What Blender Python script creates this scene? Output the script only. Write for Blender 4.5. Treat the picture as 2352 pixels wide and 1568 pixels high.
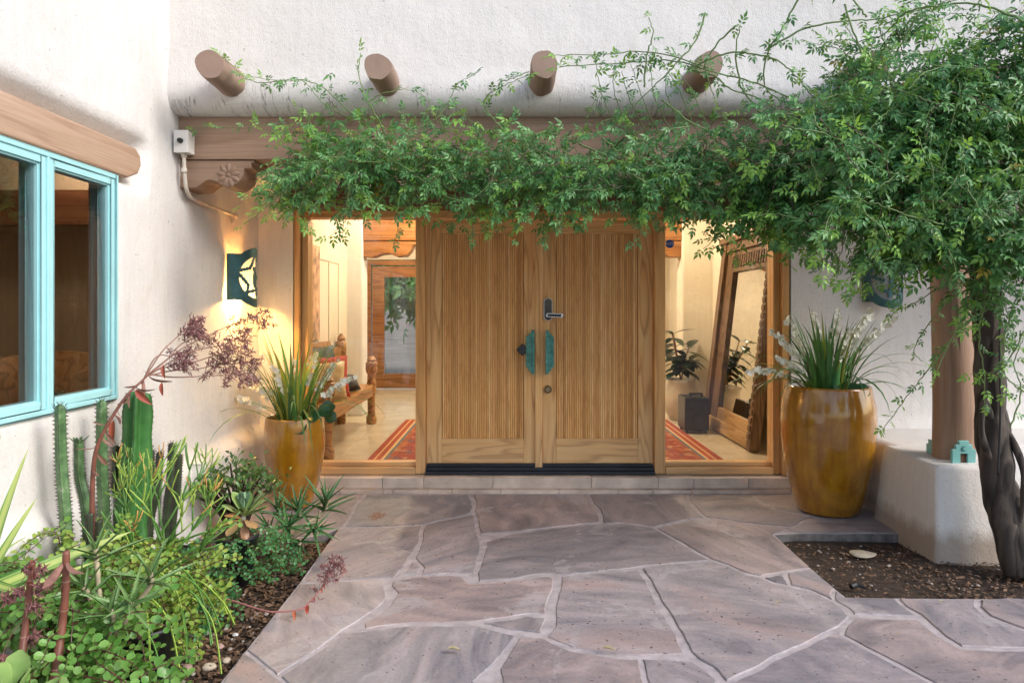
import bpy, bmesh, math, random
import numpy as np
from mathutils import Vector, Matrix, noise
C = bpy.context.scene
for o in list(bpy.data.objects): bpy.data.objects.remove(o)
RN = random.Random(7)
NR = np.random.RandomState(11)
PI = math.pi
H = 1.43           # camera height above the flagstones
F = 1568.0         # focal length in sheet units (24 mm lens)

# ------------------------------------------------------------------ camera, sky, sun, exposure
cam_d = bpy.data.cameras.new('camera'); cam = bpy.data.objects.new('camera', cam_d)
C.collection.objects.link(cam); C.camera = cam
cam.location = (0, 0, H); cam.rotation_euler = (math.radians(90), 0, 0)
cam_d.lens = 24.0; cam_d.sensor_width = 36; cam_d.shift_y = -0.0306
cam_d.clip_start = 0.05; cam_d.clip_end = 2000

world = bpy.data.worlds.new('World'); C.world = world; world.use_nodes = True
wn = world.node_tree; wn.nodes.clear()
sky = wn.nodes.new('ShaderNodeTexSky'); sky.sky_type = 'NISHITA'; sky.sun_disc = False
SUN_EL, SUN_AZ = 36.0, 118.0          # the sun stands behind the camera, to the right
sky.sun_elevation = math.radians(SUN_EL); sky.sun_rotation = math.radians(SUN_AZ)
sky.air_density = 1.0; sky.dust_density = 1.5; sky.ozone_density = 1.0
bg = wn.nodes.new('ShaderNodeBackground'); bg.inputs[1].default_value = 0.15
wo = wn.nodes.new('ShaderNodeOutputWorld')
wn.links.new(sky.outputs[0], bg.inputs[0]); wn.links.new(bg.outputs[0], wo.inputs[0])
sd = bpy.data.lights.new('sun', 'SUN'); sun = bpy.data.objects.new('sun', sd); C.collection.objects.link(sun)
sd.energy = 1.45; sd.angle = math.radians(24); sd.color = (1.0, 0.95, 0.90)
az, el = math.radians(SUN_AZ), math.radians(SUN_EL)
sdir = Vector((math.sin(az) * math.cos(el), math.cos(az) * math.cos(el), math.sin(el)))
sun.rotation_euler = sdir.to_track_quat('Z', 'Y').to_euler()
C.view_settings.view_transform = 'Standard'; C.view_settings.look = 'None'
C.view_settings.gamma = 1; C.view_settings.use_curve_mapping = False
C.view_settings.exposure = 0.92
C.render.engine = 'CYCLES'
try:
    C.cycles.use_denoising = True; C.cycles.max_bounces = 8; C.cycles.transparent_max_bounces = 12
    C.cycles.sample_clamp_indirect = 6; C.cycles.caustics_reflective = False; C.cycles.caustics_refractive = False
except Exception: pass

# ------------------------------------------------------------------ helpers
def P(u, v, d):
    "sheet coordinates (2352 wide) at distance d -> point"
    return Vector(((u - 1176) * d / F, d, H + (712 - v) * d / F))
def G(u, v, z=0.0):
    d = (H - z) * F / (v - 712)
    return Vector(((u - 1176) * d / F, d, z))
def q(x, y): return G(470.4 + x / 2.5, 1097.6 + y / 2.5)

def thing(name, label, cat, loc=(0, 0, 0), group=None):
    o = bpy.data.objects.new(name, None); C.collection.objects.link(o)
    o.empty_display_size = .1; o.location = loc; o['label'] = label; o['category'] = cat
    if group: o['group'] = group
    return o
def attach(o, parent):
    if parent is None: return
    o.parent = parent
    if parent.type == 'EMPTY': o.matrix_parent_inverse = Matrix.Translation(-Vector(parent.location))
def tag(o, label, cat, group=None):
    o['label'] = label; o['category'] = cat
    if group: o['group'] = group
    return o

class MB:
    def __init__(s): s.v = []; s.f = []; s.m = []
    def add(s, vs, fs, mi=0):
        b = len(s.v); s.v += [tuple(p) for p in vs]
        s.f += [tuple(b + i for i in f) for f in fs]; s.m += [mi] * len(fs); return s
    def box(s, a, b, mi=0):
        x0, y0, z0 = a; x1, y1, z1 = b
        return s.add([(x0,y0,z0),(x1,y0,z0),(x1,y1,z0),(x0,y1,z0),(x0,y0,z1),(x1,y0,z1),(x1,y1,z1),(x0,y1,z1)],
                     [(0,3,2,1),(4,5,6,7),(0,1,5,4),(1,2,6,5),(2,3,7,6),(3,0,4,7)], mi)
    def prism(s, poly, a, b, axis='y', mi=0):
        n = len(poly)
        def mk(p, t):
            return {'y': (p[0], t, p[1]), 'x': (t, p[0], p[1]), 'z': (p[0], p[1], t)}[axis]
        vs = [mk(p, a) for p in poly] + [mk(p, b) for p in poly]
        fs = [tuple(range(n)), tuple(range(2*n-1, n-1, -1))] + [(i, i+n, (i+1) % n + n, (i+1) % n) for i in range(n)]
        return s.add(vs, fs, mi)
    def tube(s, pts, rad, n=6, mi=0, cap=True):
        pts = [Vector(p) for p in pts]; k = len(pts)
        if not hasattr(rad, '__len__'): rad = [rad] * k
        up = None; vs = []
        for i, p in enumerate(pts):
            t = (pts[min(i+1, k-1)] - pts[max(i-1, 0)])
            t = t.normalized() if t.length > 1e-9 else Vector((0, 0, 1))
            if up is None: up = t.orthogonal().normalized()
            up = (up - t * up.dot(t)); up = up.normalized() if up.length > 1e-6 else t.orthogonal().normalized()
            w = t.cross(up)
            for j in range(n):
                a = 2 * PI * j / n
                vs.append(p + (up * math.cos(a) + w * math.sin(a)) * rad[i])
        fs = []
        for i in range(k-1):
            for j in range(n):
                j2 = (j+1) % n
                fs.append((i*n+j, i*n+j2, (i+1)*n+j2, (i+1)*n+j))
        if cap: fs += [tuple(range(n-1, -1, -1)), tuple((k-1)*n + j for j in range(n))]
        return s.add(vs, fs, mi)
    def lathe(s, prof, c, n=32, mi=0, close=True):
        vs = []; fs = []; k = len(prof)
        for r, z in prof:
            for j in range(n):
                a = 2 * PI * j / n; vs.append((c[0] + r*math.cos(a), c[1] + r*math.sin(a), c[2] + z))
        for i in range(k-1):
            for j in range(n):
                j2 = (j+1) % n; fs.append((i*n+j, i*n+j2, (i+1)*n+j2, (i+1)*n+j))
        if close: fs += [tuple(range(n-1, -1, -1)), tuple((k-1)*n + j for j in range(n))]
        return s.add(vs, fs, mi)
    def blade(s, pts, width, side, fold=.25, mi=0):
        "strap leaf along pts; width is a list of half widths; V shaped section"
        pts = [Vector(p) for p in pts]; k = len(pts); vs = []
        for i, p in enumerate(pts):
            t = (pts[min(i+1, k-1)] - pts[max(i-1, 0)]).normalized()
            w = side - t * side.dot(t); w = w.normalized() if w.length > 1e-6 else t.orthogonal().normalized()
            nn = t.cross(w); h = width[i]
            vs += [p - w*h + nn*h*fold, p, p + w*h + nn*h*fold]
        fs = []
        for i in range(k-1):
            a = i*3; b = a+3
            fs += [(a, a+1, b+1, b), (a+1, a+2, b+2, b+1)]
        return s.add(vs, fs, mi)
    def build(s, name, mat, parent=None, smooth=False, kind=None, bevel=0, seg=2):
        me = bpy.data.meshes.new(name); me.from_pydata(s.v, [], s.f)
        for m in (mat if isinstance(mat, (list, tuple)) else [mat]): me.materials.append(m)
        if any(s.m): me.polygons.foreach_set('material_index', s.m)
        if bevel:
            bm = bmesh.new(); bm.from_mesh(me)
            bmesh.ops.remove_doubles(bm, verts=bm.verts, dist=1e-5)
            bmesh.ops.bevel(bm, geom=[e for e in bm.edges if len(e.link_faces) == 2 and e.calc_face_angle(0) > .5],
                            offset=bevel, segments=seg, profile=.6, affect='EDGES', clamp_overlap=True)
            bm.to_mesh(me); bm.free()
        if smooth: me.polygons.foreach_set('use_smooth', [True] * len(me.polygons))
        me.update()
        o = bpy.data.objects.new(name, me); C.collection.objects.link(o); attach(o, parent)
        if kind: o['kind'] = kind
        if smooth == 'angle':
            m = o.modifiers.new('auto', 'EDGE_SPLIT'); m.split_angle = math.radians(38)
        return o

def spline(pts, n=8):
    pts = [Vector(p) for p in pts]; out = []
    k = len(pts)
    for i in range(k-1):
        p0 = pts[max(i-1, 0)]; p1 = pts[i]; p2 = pts[i+1]; p3 = pts[min(i+2, k-1)]
        for j in range(n):
            t = j / n
            out.append(.5*((2*p1) + (p2-p0)*t + (2*p0-5*p1+4*p2-p3)*t*t + (3*p1-p0-3*p2+p3)*t**3))
    out.append(pts[-1]); return out

def frames(d, nrm):
    "rows of 3x3 matrices whose y axis is d and z axis near nrm (arrays N,3)"
    d = d / np.linalg.norm(d, axis=1, keepdims=True)
    x = np.cross(d, nrm); x /= np.maximum(np.linalg.norm(x, axis=1, keepdims=True), 1e-6)
    z = np.cross(x, d)
    return np.stack([x, d, z], axis=2)
def scatter(name, tv, tf, M, pos, sc, mat, parent=None, kind='stuff', smooth=False, tm=None):
    tv = np.array(tv, float); N = len(pos); k = len(tv)
    v = np.einsum('nij,kj->nki', M, tv) * np.asarray(sc)[:, None, None] + np.asarray(pos)[:, None, :]
    L = len(tf[0]); tf = np.array(tf)
    f = (tf[None] + (np.arange(N) * k)[:, None, None]).reshape(-1, L)
    me = bpy.data.meshes.new(name)
    me.vertices.add(N*k); me.vertices.foreach_set('co', v.reshape(-1).astype(np.float32))
    me.loops.add(f.size); me.loops.foreach_set('vertex_index', f.reshape(-1).astype(np.int32))
    me.polygons.add(len(f)); me.polygons.foreach_set('loop_start', (np.arange(len(f)) * L).astype(np.int32))
    me.polygons.foreach_set('loop_total', np.full(len(f), L, np.int32))
    if smooth: me.polygons.foreach_set('use_smooth', [True] * len(f))
    me.materials.append(mat); me.update(calc_edges=True)
    o = bpy.data.objects.new(name, me); C.collection.objects.link(o); attach(o, parent)
    if kind: o['kind'] = kind
    return o

# ------------------------------------------------------------------ materials
def nt(name):
    m = bpy.data.materials.new(name); m.use_nodes = True; t = m.node_tree
    return m, t, t.nodes['Principled BSDF']
def N(t, kind, **kw):
    n = t.nodes.new('ShaderNode' + kind)
    for k, v in kw.items():
        if k in n.inputs: n.inputs[k].default_value = v
        else: setattr(n, k, v)
    return n
def coords(t, scale=(1, 1, 1), rnd=0, rot=(0, 0, 0)):
    tc = N(t, 'TexCoord'); out = tc.outputs['Object']
    if rnd:
        oi = N(t, 'ObjectInfo'); mu = N(t, 'Math', operation='MULTIPLY'); mu.inputs[1].default_value = rnd
        t.links.new(oi.outputs['Random'], mu.inputs[0])
        ad = N(t, 'VectorMath', operation='ADD'); t.links.new(out, ad.inputs[0]); t.links.new(mu.outputs[0], ad.inputs[1]); out = ad.outputs[0]
    mp = N(t, 'Mapping'); mp.inputs['Scale'].default_value = scale; mp.inputs['Rotation'].default_value = rot
    t.links.new(out, mp.inputs[0]); return mp.outputs[0]
def noise_n(t, vec, scale, detail=4, rough=.55, dist=0):
    n = N(t, 'TexNoise', Scale=scale, Detail=detail, Roughness=rough, Distortion=dist)
    t.links.new(vec, n.inputs['Vector']); return n.outputs[0]
def ramp(t, fac, stops, interp='LINEAR'):
    r = N(t, 'ValToRGB'); cr = r.color_ramp; cr.interpolation = interp
    while len(cr.elements) < len(stops): cr.elements.new(.5)
    for e, (p, c) in zip(cr.elements, stops): e.position = p; e.color = (*c, 1) if len(c) == 3 else c
    t.links.new(fac, r.inputs[0]); return r.outputs[0]
def mix(t, fac, a, b, mode='MIX'):
    m = N(t, 'Mix', data_type='RGBA', blend_type=mode)
    for s, val in ((0, fac), (6, a), (7, b)):
        if hasattr(val, 'is_output') or hasattr(val, 'links'): t.links.new(val, m.inputs[s])
        else: m.inputs[s].default_value = val if s == 0 else (*val, 1)
    return m.outputs[2]
def bump(t, bs, hgt, strength=.3, dist=.01, prev=None):
    b = N(t, 'Bump', Strength=strength, Distance=dist); t.links.new(hgt, b.inputs['Height'])
    if prev: t.links.new(prev, b.inputs['Normal'])
    t.links.new(b.outputs[0], bs.inputs['Normal']); return b.outputs[0]
def math_n(t, op, a, b=None):
    n = N(t, 'Math', operation=op)
    for i, val in enumerate((a, b)):
        if val is None: continue
        if hasattr(val, 'links'): t.links.new(val, n.inputs[i])
        else: n.inputs[i].default_value = val
    return n.outputs[0]

def plain(name, col, rough=.5, metal=0, var=.12, scale=8, bmp=0, bs_=60, coat=0):
    m, t, b = nt(name)
    vec = coords(t, rnd=5)
    n = noise_n(t, vec, scale, 5)
    c = ramp(t, n, [(.3, tuple(x*(1-var) for x in col)), (.7, tuple(min(1, x*(1+var)) for x in col))])
    t.links.new(c, b.inputs['Base Color']); b.inputs['Roughness'].default_value = rough; b.inputs['Metallic'].default_value = metal
    if coat: b.inputs['Coat Weight'].default_value = coat; b.inputs['Coat Roughness'].default_value = .08
    if bmp: bump(t, b, noise_n(t, vec, bs_, 4), bmp, .004)
    return m

def plaster(name, col, cracks=False, stain=True):
    m, t, b = nt(name)
    vec = coords(t)
    sv = coords(t, (3, 3, .35))
    big = noise_n(t, vec, 1.1, 4); streak = noise_n(t, sv, 9, 6, .7); fine = noise_n(t, vec, 160, 3, .7)
    c = ramp(t, big, [(.3, tuple(x*.92 for x in col)), (.7, col)])
    c = mix(t, .55, c, ramp(t, streak, [(.35, (.90, .885, .87)), (.62, (1, 1, 1))]), 'MULTIPLY')
    c = mix(t, .8, c, ramp(t, fine, [(.30, (.78, .74, .70)), (.46, (1, 1, 1))]), 'MULTIPLY')
    if stain:   # blotches of dirt of their own shape
        st = noise_n(t, coords(t, (1, 1, .38)), 3.0, 9, .75, .4)
        c = mix(t, .42, c, ramp(t, st, [(.56, (1, 1, 1)), (.74, (.72, .62, .50))]), 'MULTIPLY')
        sp = noise_n(t, vec, 38, 3, .6)
        c = mix(t, .6, c, ramp(t, sp, [(.27, (.35, .28, .22)), (.31, (1, 1, 1))]), 'MULTIPLY')
    if cracks:  # hairline shrinkage cracks in the rolled edge above the beam
        cv = coords(t, (9, 0.2, 1.0)); n = noise_n(t, cv, 3.2, 3, .55)
        a = math_n(t, 'ABSOLUTE', math_n(t, 'SUBTRACT', math_n(t, 'FRACT', math_n(t, 'MULTIPLY', n, 5.0)), .5))
        line = ramp(t, a, [(0.0, (0, 0, 0)), (.05, (.4, .4, .4)), (.10, (1, 1, 1))])
        gap = ramp(t, noise_n(t, coords(t, (1, .1, 1.5)), 7, 2), [(.45, (0, 0, 0)), (.58, (1, 1, 1))])
        sx = N(t, 'SeparateXYZ'); t.links.new(coords(t), sx.inputs[0])
        zone = ramp(t, math_n(t, 'MULTIPLY', math_n(t, 'SUBTRACT', sx.outputs[2], 2.5), 1.0), [(.20, (1, 1, 1)), (.31, (0, 0, 0))])
        f = mix(t, 1.0, gap, zone, 'MULTIPLY')
        line2 = mix(t, f, (1, 1, 1), line)
        c = mix(t, .75, c, mix(t, .85, (1, 1, 1), line2, 'MULTIPLY'), 'MULTIPLY')
    t.links.new(c, b.inputs['Base Color']); b.inputs['Roughness'].default_value = .92
    b1 = bump(t, b, noise_n(t, vec, 14, 5, .6), .28, .02)
    b2 = bump(t, b, noise_n(t, coords(t, (1, 1, .5)), 130, 5, .75), .8, .006, b1)
    return m

def wood(name, c0, c1, c2, axis='z', rough=.5, rnd=7, ring=5.0, bmp=.25, weather=0, k=1.0, fibc=.80):
    m, t, b = nt(name)
    s = {'z': (1, 1, .09), 'x': (.09, 1, 1), 'y': (1, .09, 1)}[axis]
    vec = coords(t, s, rnd)
    dn = noise_n(t, vec, 3.2*k, 3, .5)
    wv = math_n(t, 'FRACT', math_n(t, 'MULTIPLY', dn, ring*3))
    fib = noise_n(t, coords(t, tuple(x if x < 1 else 1.0 for x in {'z': (1, 1, .02), 'x': (.02, 1, 1), 'y': (1, .02, 1)}[axis]), rnd), 130*k, 3, .65)
    c = ramp(t, wv, [(0, c0), (.25, c1), (.8, c2), (1, c0)])
    c = mix(t, .55, c, ramp(t, fib, [(.36, tuple((x/max(c1))**.5*fibc for x in c1)), (.60, (1, 1, 1))]), 'MULTIPLY')
    lg = noise_n(t, coords(t, (1, 1, .5), rnd), 2.3, 3)
    c = mix(t, .4, c, ramp(t, lg, [(.35, (.84, .80, .74)), (.65, (1, 1, 1))]), 'MULTIPLY')
    if weather:
        sx = N(t, 'SeparateXYZ'); t.links.new(coords(t), sx.inputs[0])
        zz = math_n(t, 'ADD', sx.outputs[2], math_n(t, 'MULTIPLY', lg, .5))
        c = mix(t, ramp(t, zz, [(.40, (weather,)*3), (1.0, (0, 0, 0))]), c, (.50, .42, .31))
    t.links.new(c, b.inputs['Base Color']); b.inputs['Roughness'].default_value = rough
    bump(t, b, fib, bmp, .003)
    return m

def leafm(name, c1, c2, rough=.38, trans=.35, vein=False):
    m, t, b = nt(name)
    g = N(t, 'NewGeometry'); oi = N(t, 'ObjectInfo')
    r = math_n(t, 'FRACT', math_n(t, 'ADD', g.outputs['Random Per Island'], oi.outputs['Random']))
    c = ramp(t, r, [(0, c1), (1, c2)])
    n = noise_n(t, coords(t), 45, 2)
    c = mix(t, .35, c, ramp(t, n, [(.35, (.7, .78, .6)), (.65, (1, 1, 1))]), 'MULTIPLY')
    t.links.new(c, b.inputs['Base Color']); b.inputs['Roughness'].default_value = rough
    tr = N(t, 'BsdfTranslucent'); t.links.new(mix(t, .5, c, (.35, .5, .05), 'MIX'), tr.inputs[0])
    ms = N(t, 'MixShader'); ms.inputs[0].default_value = trans
    t.links.new(b.outputs[0], ms.inputs[1]); t.links.new(tr.outputs[0], ms.inputs[2])
    t.links.new(ms.outputs[0], t.nodes['Material Output'].inputs[0])
    return m
def glass(name, tint=(1, 1, 1), ior=1.5, boost=1.0):
    m, t, b = nt(name); t.nodes.remove(b)
    g = N(t, 'NewGeometry'); dp = N(t, 'VectorMath', operation='DOT_PRODUCT'); t.links.new(g.outputs['Incoming'], dp.inputs[0]); t.links.new(g.outputs['Normal'], dp.inputs[1])
    sch = math_n(t, 'ADD', .04, math_n(t, 'MULTIPLY', .96, math_n(t, 'POWER', math_n(t, 'SUBTRACT', 1.0, math_n(t, 'ABSOLUTE', dp.outputs['Value'])), 5.0)))
    tr = N(t, 'BsdfTransparent'); tr.inputs[0].default_value = (*tint, 1)
    gl = N(t, 'BsdfGlossy'); gl.inputs['Roughness'].default_value = 0.01
    ms = N(t, 'MixShader'); f = math_n(t, 'MULTIPLY', sch, boost)
    t.links.new(f, ms.inputs[0]); t.links.new(tr.outputs[0], ms.inputs[1]); t.links.new(gl.outputs[0], ms.inputs[2])
    t.links.new(ms.outputs[0], t.nodes['Material Output'].inputs[0]); return m
def emis(name, col, s):
    m, t, b = nt(name); b.inputs['Base Color'].default_value = (*col, 1)
    b.inputs['Emission Color'].default_value = (*col, 1); b.inputs['Emission Strength'].default_value = s; return m

M_wall = plaster('white_plaster', (.79, .77, .745))
M_wall_up = plaster('white_plaster_cracked', (.77, .745, .715), cracks=True)
M_wall_in = plaster('cream_plaster', (.78, .70, .56), stain=False)
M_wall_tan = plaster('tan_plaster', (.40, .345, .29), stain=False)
M_ped = plaster('pedestal_plaster', (.78, .755, .72))
M_beam = wood('painted_beam_wood', (.27, .175, .12), (.31, .205, .142), (.33, .222, .155), 'x', .6, 0, 3.0, .35)
M_beam_y = wood('painted_lintel_wood', (.40, .27, .19), (.47, .33, .235), (.50, .355, .26), 'y', .6, 0, 3.5, .35)
M_viga = wood('painted_log_wood', (.27, .185, .135), (.30, .205, .15), (.31, .215, .16), 'y', .7, 3, 2.0, .5)
M_viga = plain('painted_log_plaster', (.30, .205, .155), .75, 0, .10, 6, .6, 22)
M_post = wood('painted_post_wood', (.28, .18, .12), (.34, .22, .15), (.36, .24, .165), 'z', .65, 0, 2.4, .5)
M_dark = wood('dark_lintel_wood', (.085, .036, .018), (.115, .05, .026), (.13, .06, .032), 'x', .5, 0, 4.0, .3)
M_oak = wood('oak_door_wood', (.56, .29, .095), (.78, .46, .18), (.83, .53, .23), 'z', .42, 9, 5.5, .3, weather=.3, fibc=.86)
M_oak_x = wood('oak_rail_wood', (.56, .29, .095), (.78, .46, .18), (.83, .53, .23), 'x', .42, 9, 5.5, .3, weather=.3, fibc=.86)
M_reed, _t, _b = nt('oak_reed_wood')
_oi = N(_t, 'ObjectInfo')
_c = ramp(_t, _oi.outputs['Random'], [(0, (.58, .30, .10)), (.4, (.84, .50, .20)), (.7, (.76, .43, .155)), (1, (.90, .61, .30))])
_c = mix(_t, .75, _c, ramp(_t, noise_n(_t, coords(_t, (1, 1, .16), 30), 34, 4, .6), [(.38, (.78, .66, .52)), (.54, (1, 1, 1))]), 'MULTIPLY')
_t.links.new(_c, _b.inputs['Base Color']); _b.inputs['Roughness'].default_value = .45
M_groove = wood('oak_groove_wood', (.26, .12, .04), (.32, .16, .06), (.36, .19, .07), 'z', .6, 5, 3.0, .2)
M_frame = wood('fir_frame_wood', (.54, .28, .095), (.70, .40, .145), (.75, .45, .18), 'z', .45, 5, 3.0, .2, weather=.25)
M_frame_x = wood('fir_frame_wood_level', (.54, .28, .095), (.70, .40, .145), (.75, .45, .18), 'x', .45, 5, 3.0, .2, weather=.3)
M_inwood = wood('interior_orange_wood', (.22, .09, .03), (.32, .145, .05), (.37, .175, .07), 'x', .35, 3, 4.0, .2)
M_bench = wood('old_bench_wood', (.16, .075, .03), (.36, .18, .07), (.45, .25, .11), 'y', .4, 3, 4.0, .5)
M_mirrorwood = wood('carved_mirror_wood', (.05, .026, .012), (.115, .062, .030), (.17, .10, .052), 'z', .5, 3, 6.0, .9)
M_mirrorwood_y = wood('pale_mirror_wood', (.30, .18, .08), (.42, .27, .13), (.48, .32, .17), 'y', .5, 3, 4.0, .5)
M_teal = plain('aqua_window_paint', (.38, .70, .73), .45, 0, .06, 6, .1)
M_pat = plain('green_patina_metal', (.10, .33, .30), .6, .3, .45, 26, .6, 90)
M_sheet = plain('blue_patina_sheet', (.055, .14, .15), .5, .5, .35, 9, .2)
M_black = plain('black_plastic', (.012, .013, .016), .35, 0, .1)
M_pot = plain('black_nursery_pot', (.012, .013, .016), .5, 0, .2)
M_blackmetal = plain('black_threshold_metal', (.018, .022, .032), .4, .2, .3)
M_silver = plain('brushed_silver', (.6, .6, .62), .3, .9, .08)
M_bronze = plain('aged_bronze', (.16, .12, .07), .4, .8, .2)
M_boxw = plain('off_white_box_paint', (.72, .69, .64), .6, 0, .08, 12, .2)
M_cond = plain('painted_conduit', (.60, .54, .46), .6, 0, .14, 14, .3)
M_glass = glass('window_glass', (.96, .97, .96), 1.45, .85)
M_glassd = glass('dark_window_glass', (.84, .84, .85), 1.5, 2.2)
M_tile = plain('teal_tile_glaze', (.20, .48, .46), .3, 0, .1)
M_soilpot = plain('potting_soil', (.03, .02, .014), .95, 0, .4, 40, .8)
M_mirror, _t, _b = nt('mirror_glass'); _b.inputs['Metallic'].default_value = 1; _b.inputs['Roughness'].default_value = .02; _b.inputs['Base Color'].default_value = (.85, .88, .88, 1)

# amber glaze with darker drips
M_glaze, _t, _b = nt('amber_glaze')
_v = coords(_t, (1, 1, .12)); _n = noise_n(_t, _v, 16, 4, .6); _n2 = noise_n(_t, coords(_t), 5, 4, .6, 1.5)
_c = ramp(_t, _n, [(.3, (.27, .105, .004)), (.52, (.38, .17, .007)), (.75, (.46, .23, .014))])
_c = mix(_t, .6, _c, ramp(_t, _n2, [(.36, (.62, .55, .45)), (.6, (1, 1, 1))]), 'MULTIPLY')
_t.links.new(_c, _b.inputs['Base Color']); _b.inputs['Roughness'].default_value = .22
_b.inputs['Coat Weight'].default_value = .9; _b.inputs['Coat Roughness'].default_value = .045
bump(_t, _b, noise_n(_t, coords(_t), 9, 3), .12, .02)

# sandstone flags
M_stone, _t, _b = nt('mauve_sandstone')
_oi = N(_t, 'ObjectInfo')
_base = ramp(_t, _oi.outputs['Random'], [(0, (.275, .238, .24)), (.2, (.32, .27, .268)), (.4, (.225, .225, .242)), (.6, (.28, .255, .268)), (.8, (.24, .24, .258)), (1, (.33, .30, .31))])
_vr = N(_t, 'VectorRotate', rotation_type='Z_AXIS'); _t.links.new(coords(_t, rnd=13), _vr.inputs['Vector']); _t.links.new(math_n(_t, 'MULTIPLY', _oi.outputs['Random'], 37.0), _vr.inputs['Angle'])
_mp = N(_t, 'Mapping'); _mp.inputs['Scale'].default_value = (.6, 1.5, 1); _t.links.new(_vr.outputs[0], _mp.inputs[0]); _v = _mp.outputs[0]
_n = noise_n(_t, _v, 3.2, 8, .62, 1.2); _n2 = noise_n(_t, _v, 1.6, 5, .6, .8); _n3 = noise_n(_t, coords(_t, rnd=9), 60, 5, .65)
_c = mix(_t, .9, _base, ramp(_t, _n, [(.34, (.58, .58, .62)), (.46, (.88, .87, .89)), (.54, (1.08, 1.02, 1.0)), (.66, (1.42, 1.32, 1.28))]), 'MULTIPLY')
_c = mix(_t, ramp(_t, _n2, [(.55, (0, 0, 0)), (.70, (.7, .7, .7))]), _c, (.40, .30, .28))
_c = mix(_t, ramp(_t, noise_n(_t, coords(_t, (1, 1, 1), 21), 2.3, 12, .68, .5), [(.57, (0, 0, 0)), (.60, (.55, .55, .55))]), _c, (.42, .39, .40))
_c = mix(_t, .5, _c, ramp(_t, _n3, [(.3, (.70, .68, .68)), (.55, (1, 1, 1))]), 'MULTIPLY')
_c = mix(_t, .8, _c, ramp(_t, noise_n(_t, coords(_t, rnd=3), 55, 1, .3), [(.245, (.12, .11, .11)), (.275, (1, 1, 1))]), 'MULTIPLY')
_sx = N(_t, 'SeparateXYZ'); _t.links.new(coords(_t), _sx.inputs[0])   # rust spill in front of the step
_px = math_n(_t, 'SUBTRACT', _sx.outputs[0], G(865, 1186).x); _py = math_n(_t, 'SUBTRACT', _sx.outputs[1], G(865, 1186).y)
_dd = math_n(_t, 'ADD', math_n(_t, 'POWER', math_n(_t, 'DIVIDE', math_n(_t, 'ABSOLUTE', _px), .085), 2.0), math_n(_t, 'POWER', math_n(_t, 'DIVIDE', math_n(_t, 'ABSOLUTE', _py), .15), 2.0))
_rm = ramp(_t, math_n(_t, 'ADD', math_n(_t, 'MULTIPLY', _dd, .35), noise_n(_t, coords(_t, (1, .6, 1)), 40, 5, .7)), [(.56, (.85, .85, .85)), (.64, (0, 0, 0))])
_c = mix(_t, _rm, _c, (.20, .065, .025))
_t.links.new(_c, _b.inputs['Base Color'])
_t.links.new(ramp(_t, _n, [(.3, (.42,)*3), (.7, (.62,)*3)]), _b.inputs['Roughness'])
_b1 = bump(_t, _b, _n, .5, .012); bump(_t, _b, _n3, .35, .003, _b1)
M_grout = plain('pale_pink_mortar', (.40, .355, .36), .85, 0, .22, 14, .6, 90)
M_step = plain('step_sandstone', (.56, .465, .40), .6, 0, .28, 5, .4, 40)
M_travertine = plain('travertine_tile', (.62, .53, .40), .25, 0, .12, 4, .1)

M_soil, _t, _b = nt('dark_bed_soil')
_n = noise_n(_t, coords(_t), 30, 8, .75)
_t.links.new(ramp(_t, _n, [(.3, (.022, .014, .009)), (.55, (.055, .034, .022)), (.75, (.10, .07, .05))]), _b.inputs['Base Color']); _b.inputs['Roughness'].default_value = .95
bump(_t, _b, _n, 1.0, .03)
M_chip = leafm('bark_chip', (.06, .03, .016), (.24, .14, .085), .8, 0.0)
M_pebble = leafm('pebble', (.14, .10, .085), (.42, .36, .32), .7, 0.0)

# ================================================================== the ground
XL = -2.04            # face of the left wall
def struct(name, mb, mat, **k):
    o = mb.build(name, mat, **k); o['kind'] = 'structure'; return o
gm, _t, _b = nt('desert_gravel')
_n = noise_n(_t, coords(_t), .6, 6); _n2 = noise_n(_t, coords(_t), 40, 3)
_c = ramp(_t, _n, [(.35, (.20, .155, .12)), (.65, (.32, .26, .21))]); _c = mix(_t, .6, _c, ramp(_t, _n2, [(.3, (.5, .48, .45)), (.6, (1, 1, 1))]), 'MULTIPLY')
_t.links.new(_c, _b.inputs['Base Color']); _b.inputs['Roughness'].default_value = .95; bump(_t, _b, _n2, .6, .03)
struct('ground', MB().add([(-600,-600,-.12),(600,-600,-.12),(600,600,-.12),(-600,600,-.12)], [(0,1,2,3)]), gm)

# mortar slab of the patio, cut out round the two beds
E0, E1 = q(770, 290), q(90, 1176)
def left_edge(y): return E0.x + (E1.x - E0.x) * (y - E0.y) / (E1.y - E0.y)
slab = [(-2.12, 5.42), (-2.12, q(226, 350).y), q(560, 345)[:2], q(700, 322)[:2], E0[:2], q(545, 602)[:2], q(230, 1000)[:2], E1[:2],
        (left_edge(-3.5), -3.5), (6, -3.5), (6, q(4704, 693).y), q(4440, 694)[:2], q(3970, 690)[:2], q(3680, 685)[:2], q(3625, 642)[:2],
        q(3480, 520)[:2], q(3270, 327)[:2], q(3400, 318)[:2], q(3640, 318)[:2], (2.62, q(3992, 320).y), (2.62, 5.42)]
slab = [tuple(p) for p in slab]
def wob(x, y, a=1.0):
    v = noise.noise_vector(Vector((x*5, y*5, 3))); w = noise.noise_vector(Vector((x*19, y*19, 8)))
    return (x + a*(v.x*.016 + w.x*.006), y + a*(v.y*.016 + w.y*.006))
def densify(poly, st=.03):
    out = []
    for i, a in enumerate(poly):
        b = poly[(i+1) % len(poly)]; L = math.hypot(b[0]-a[0], b[1]-a[1]); k = max(1, int(L/st))
        for j in range(k): out.append((a[0]+(b[0]-a[0])*j/k, a[1]+(b[1]-a[1])*j/k))
    return out
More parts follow.
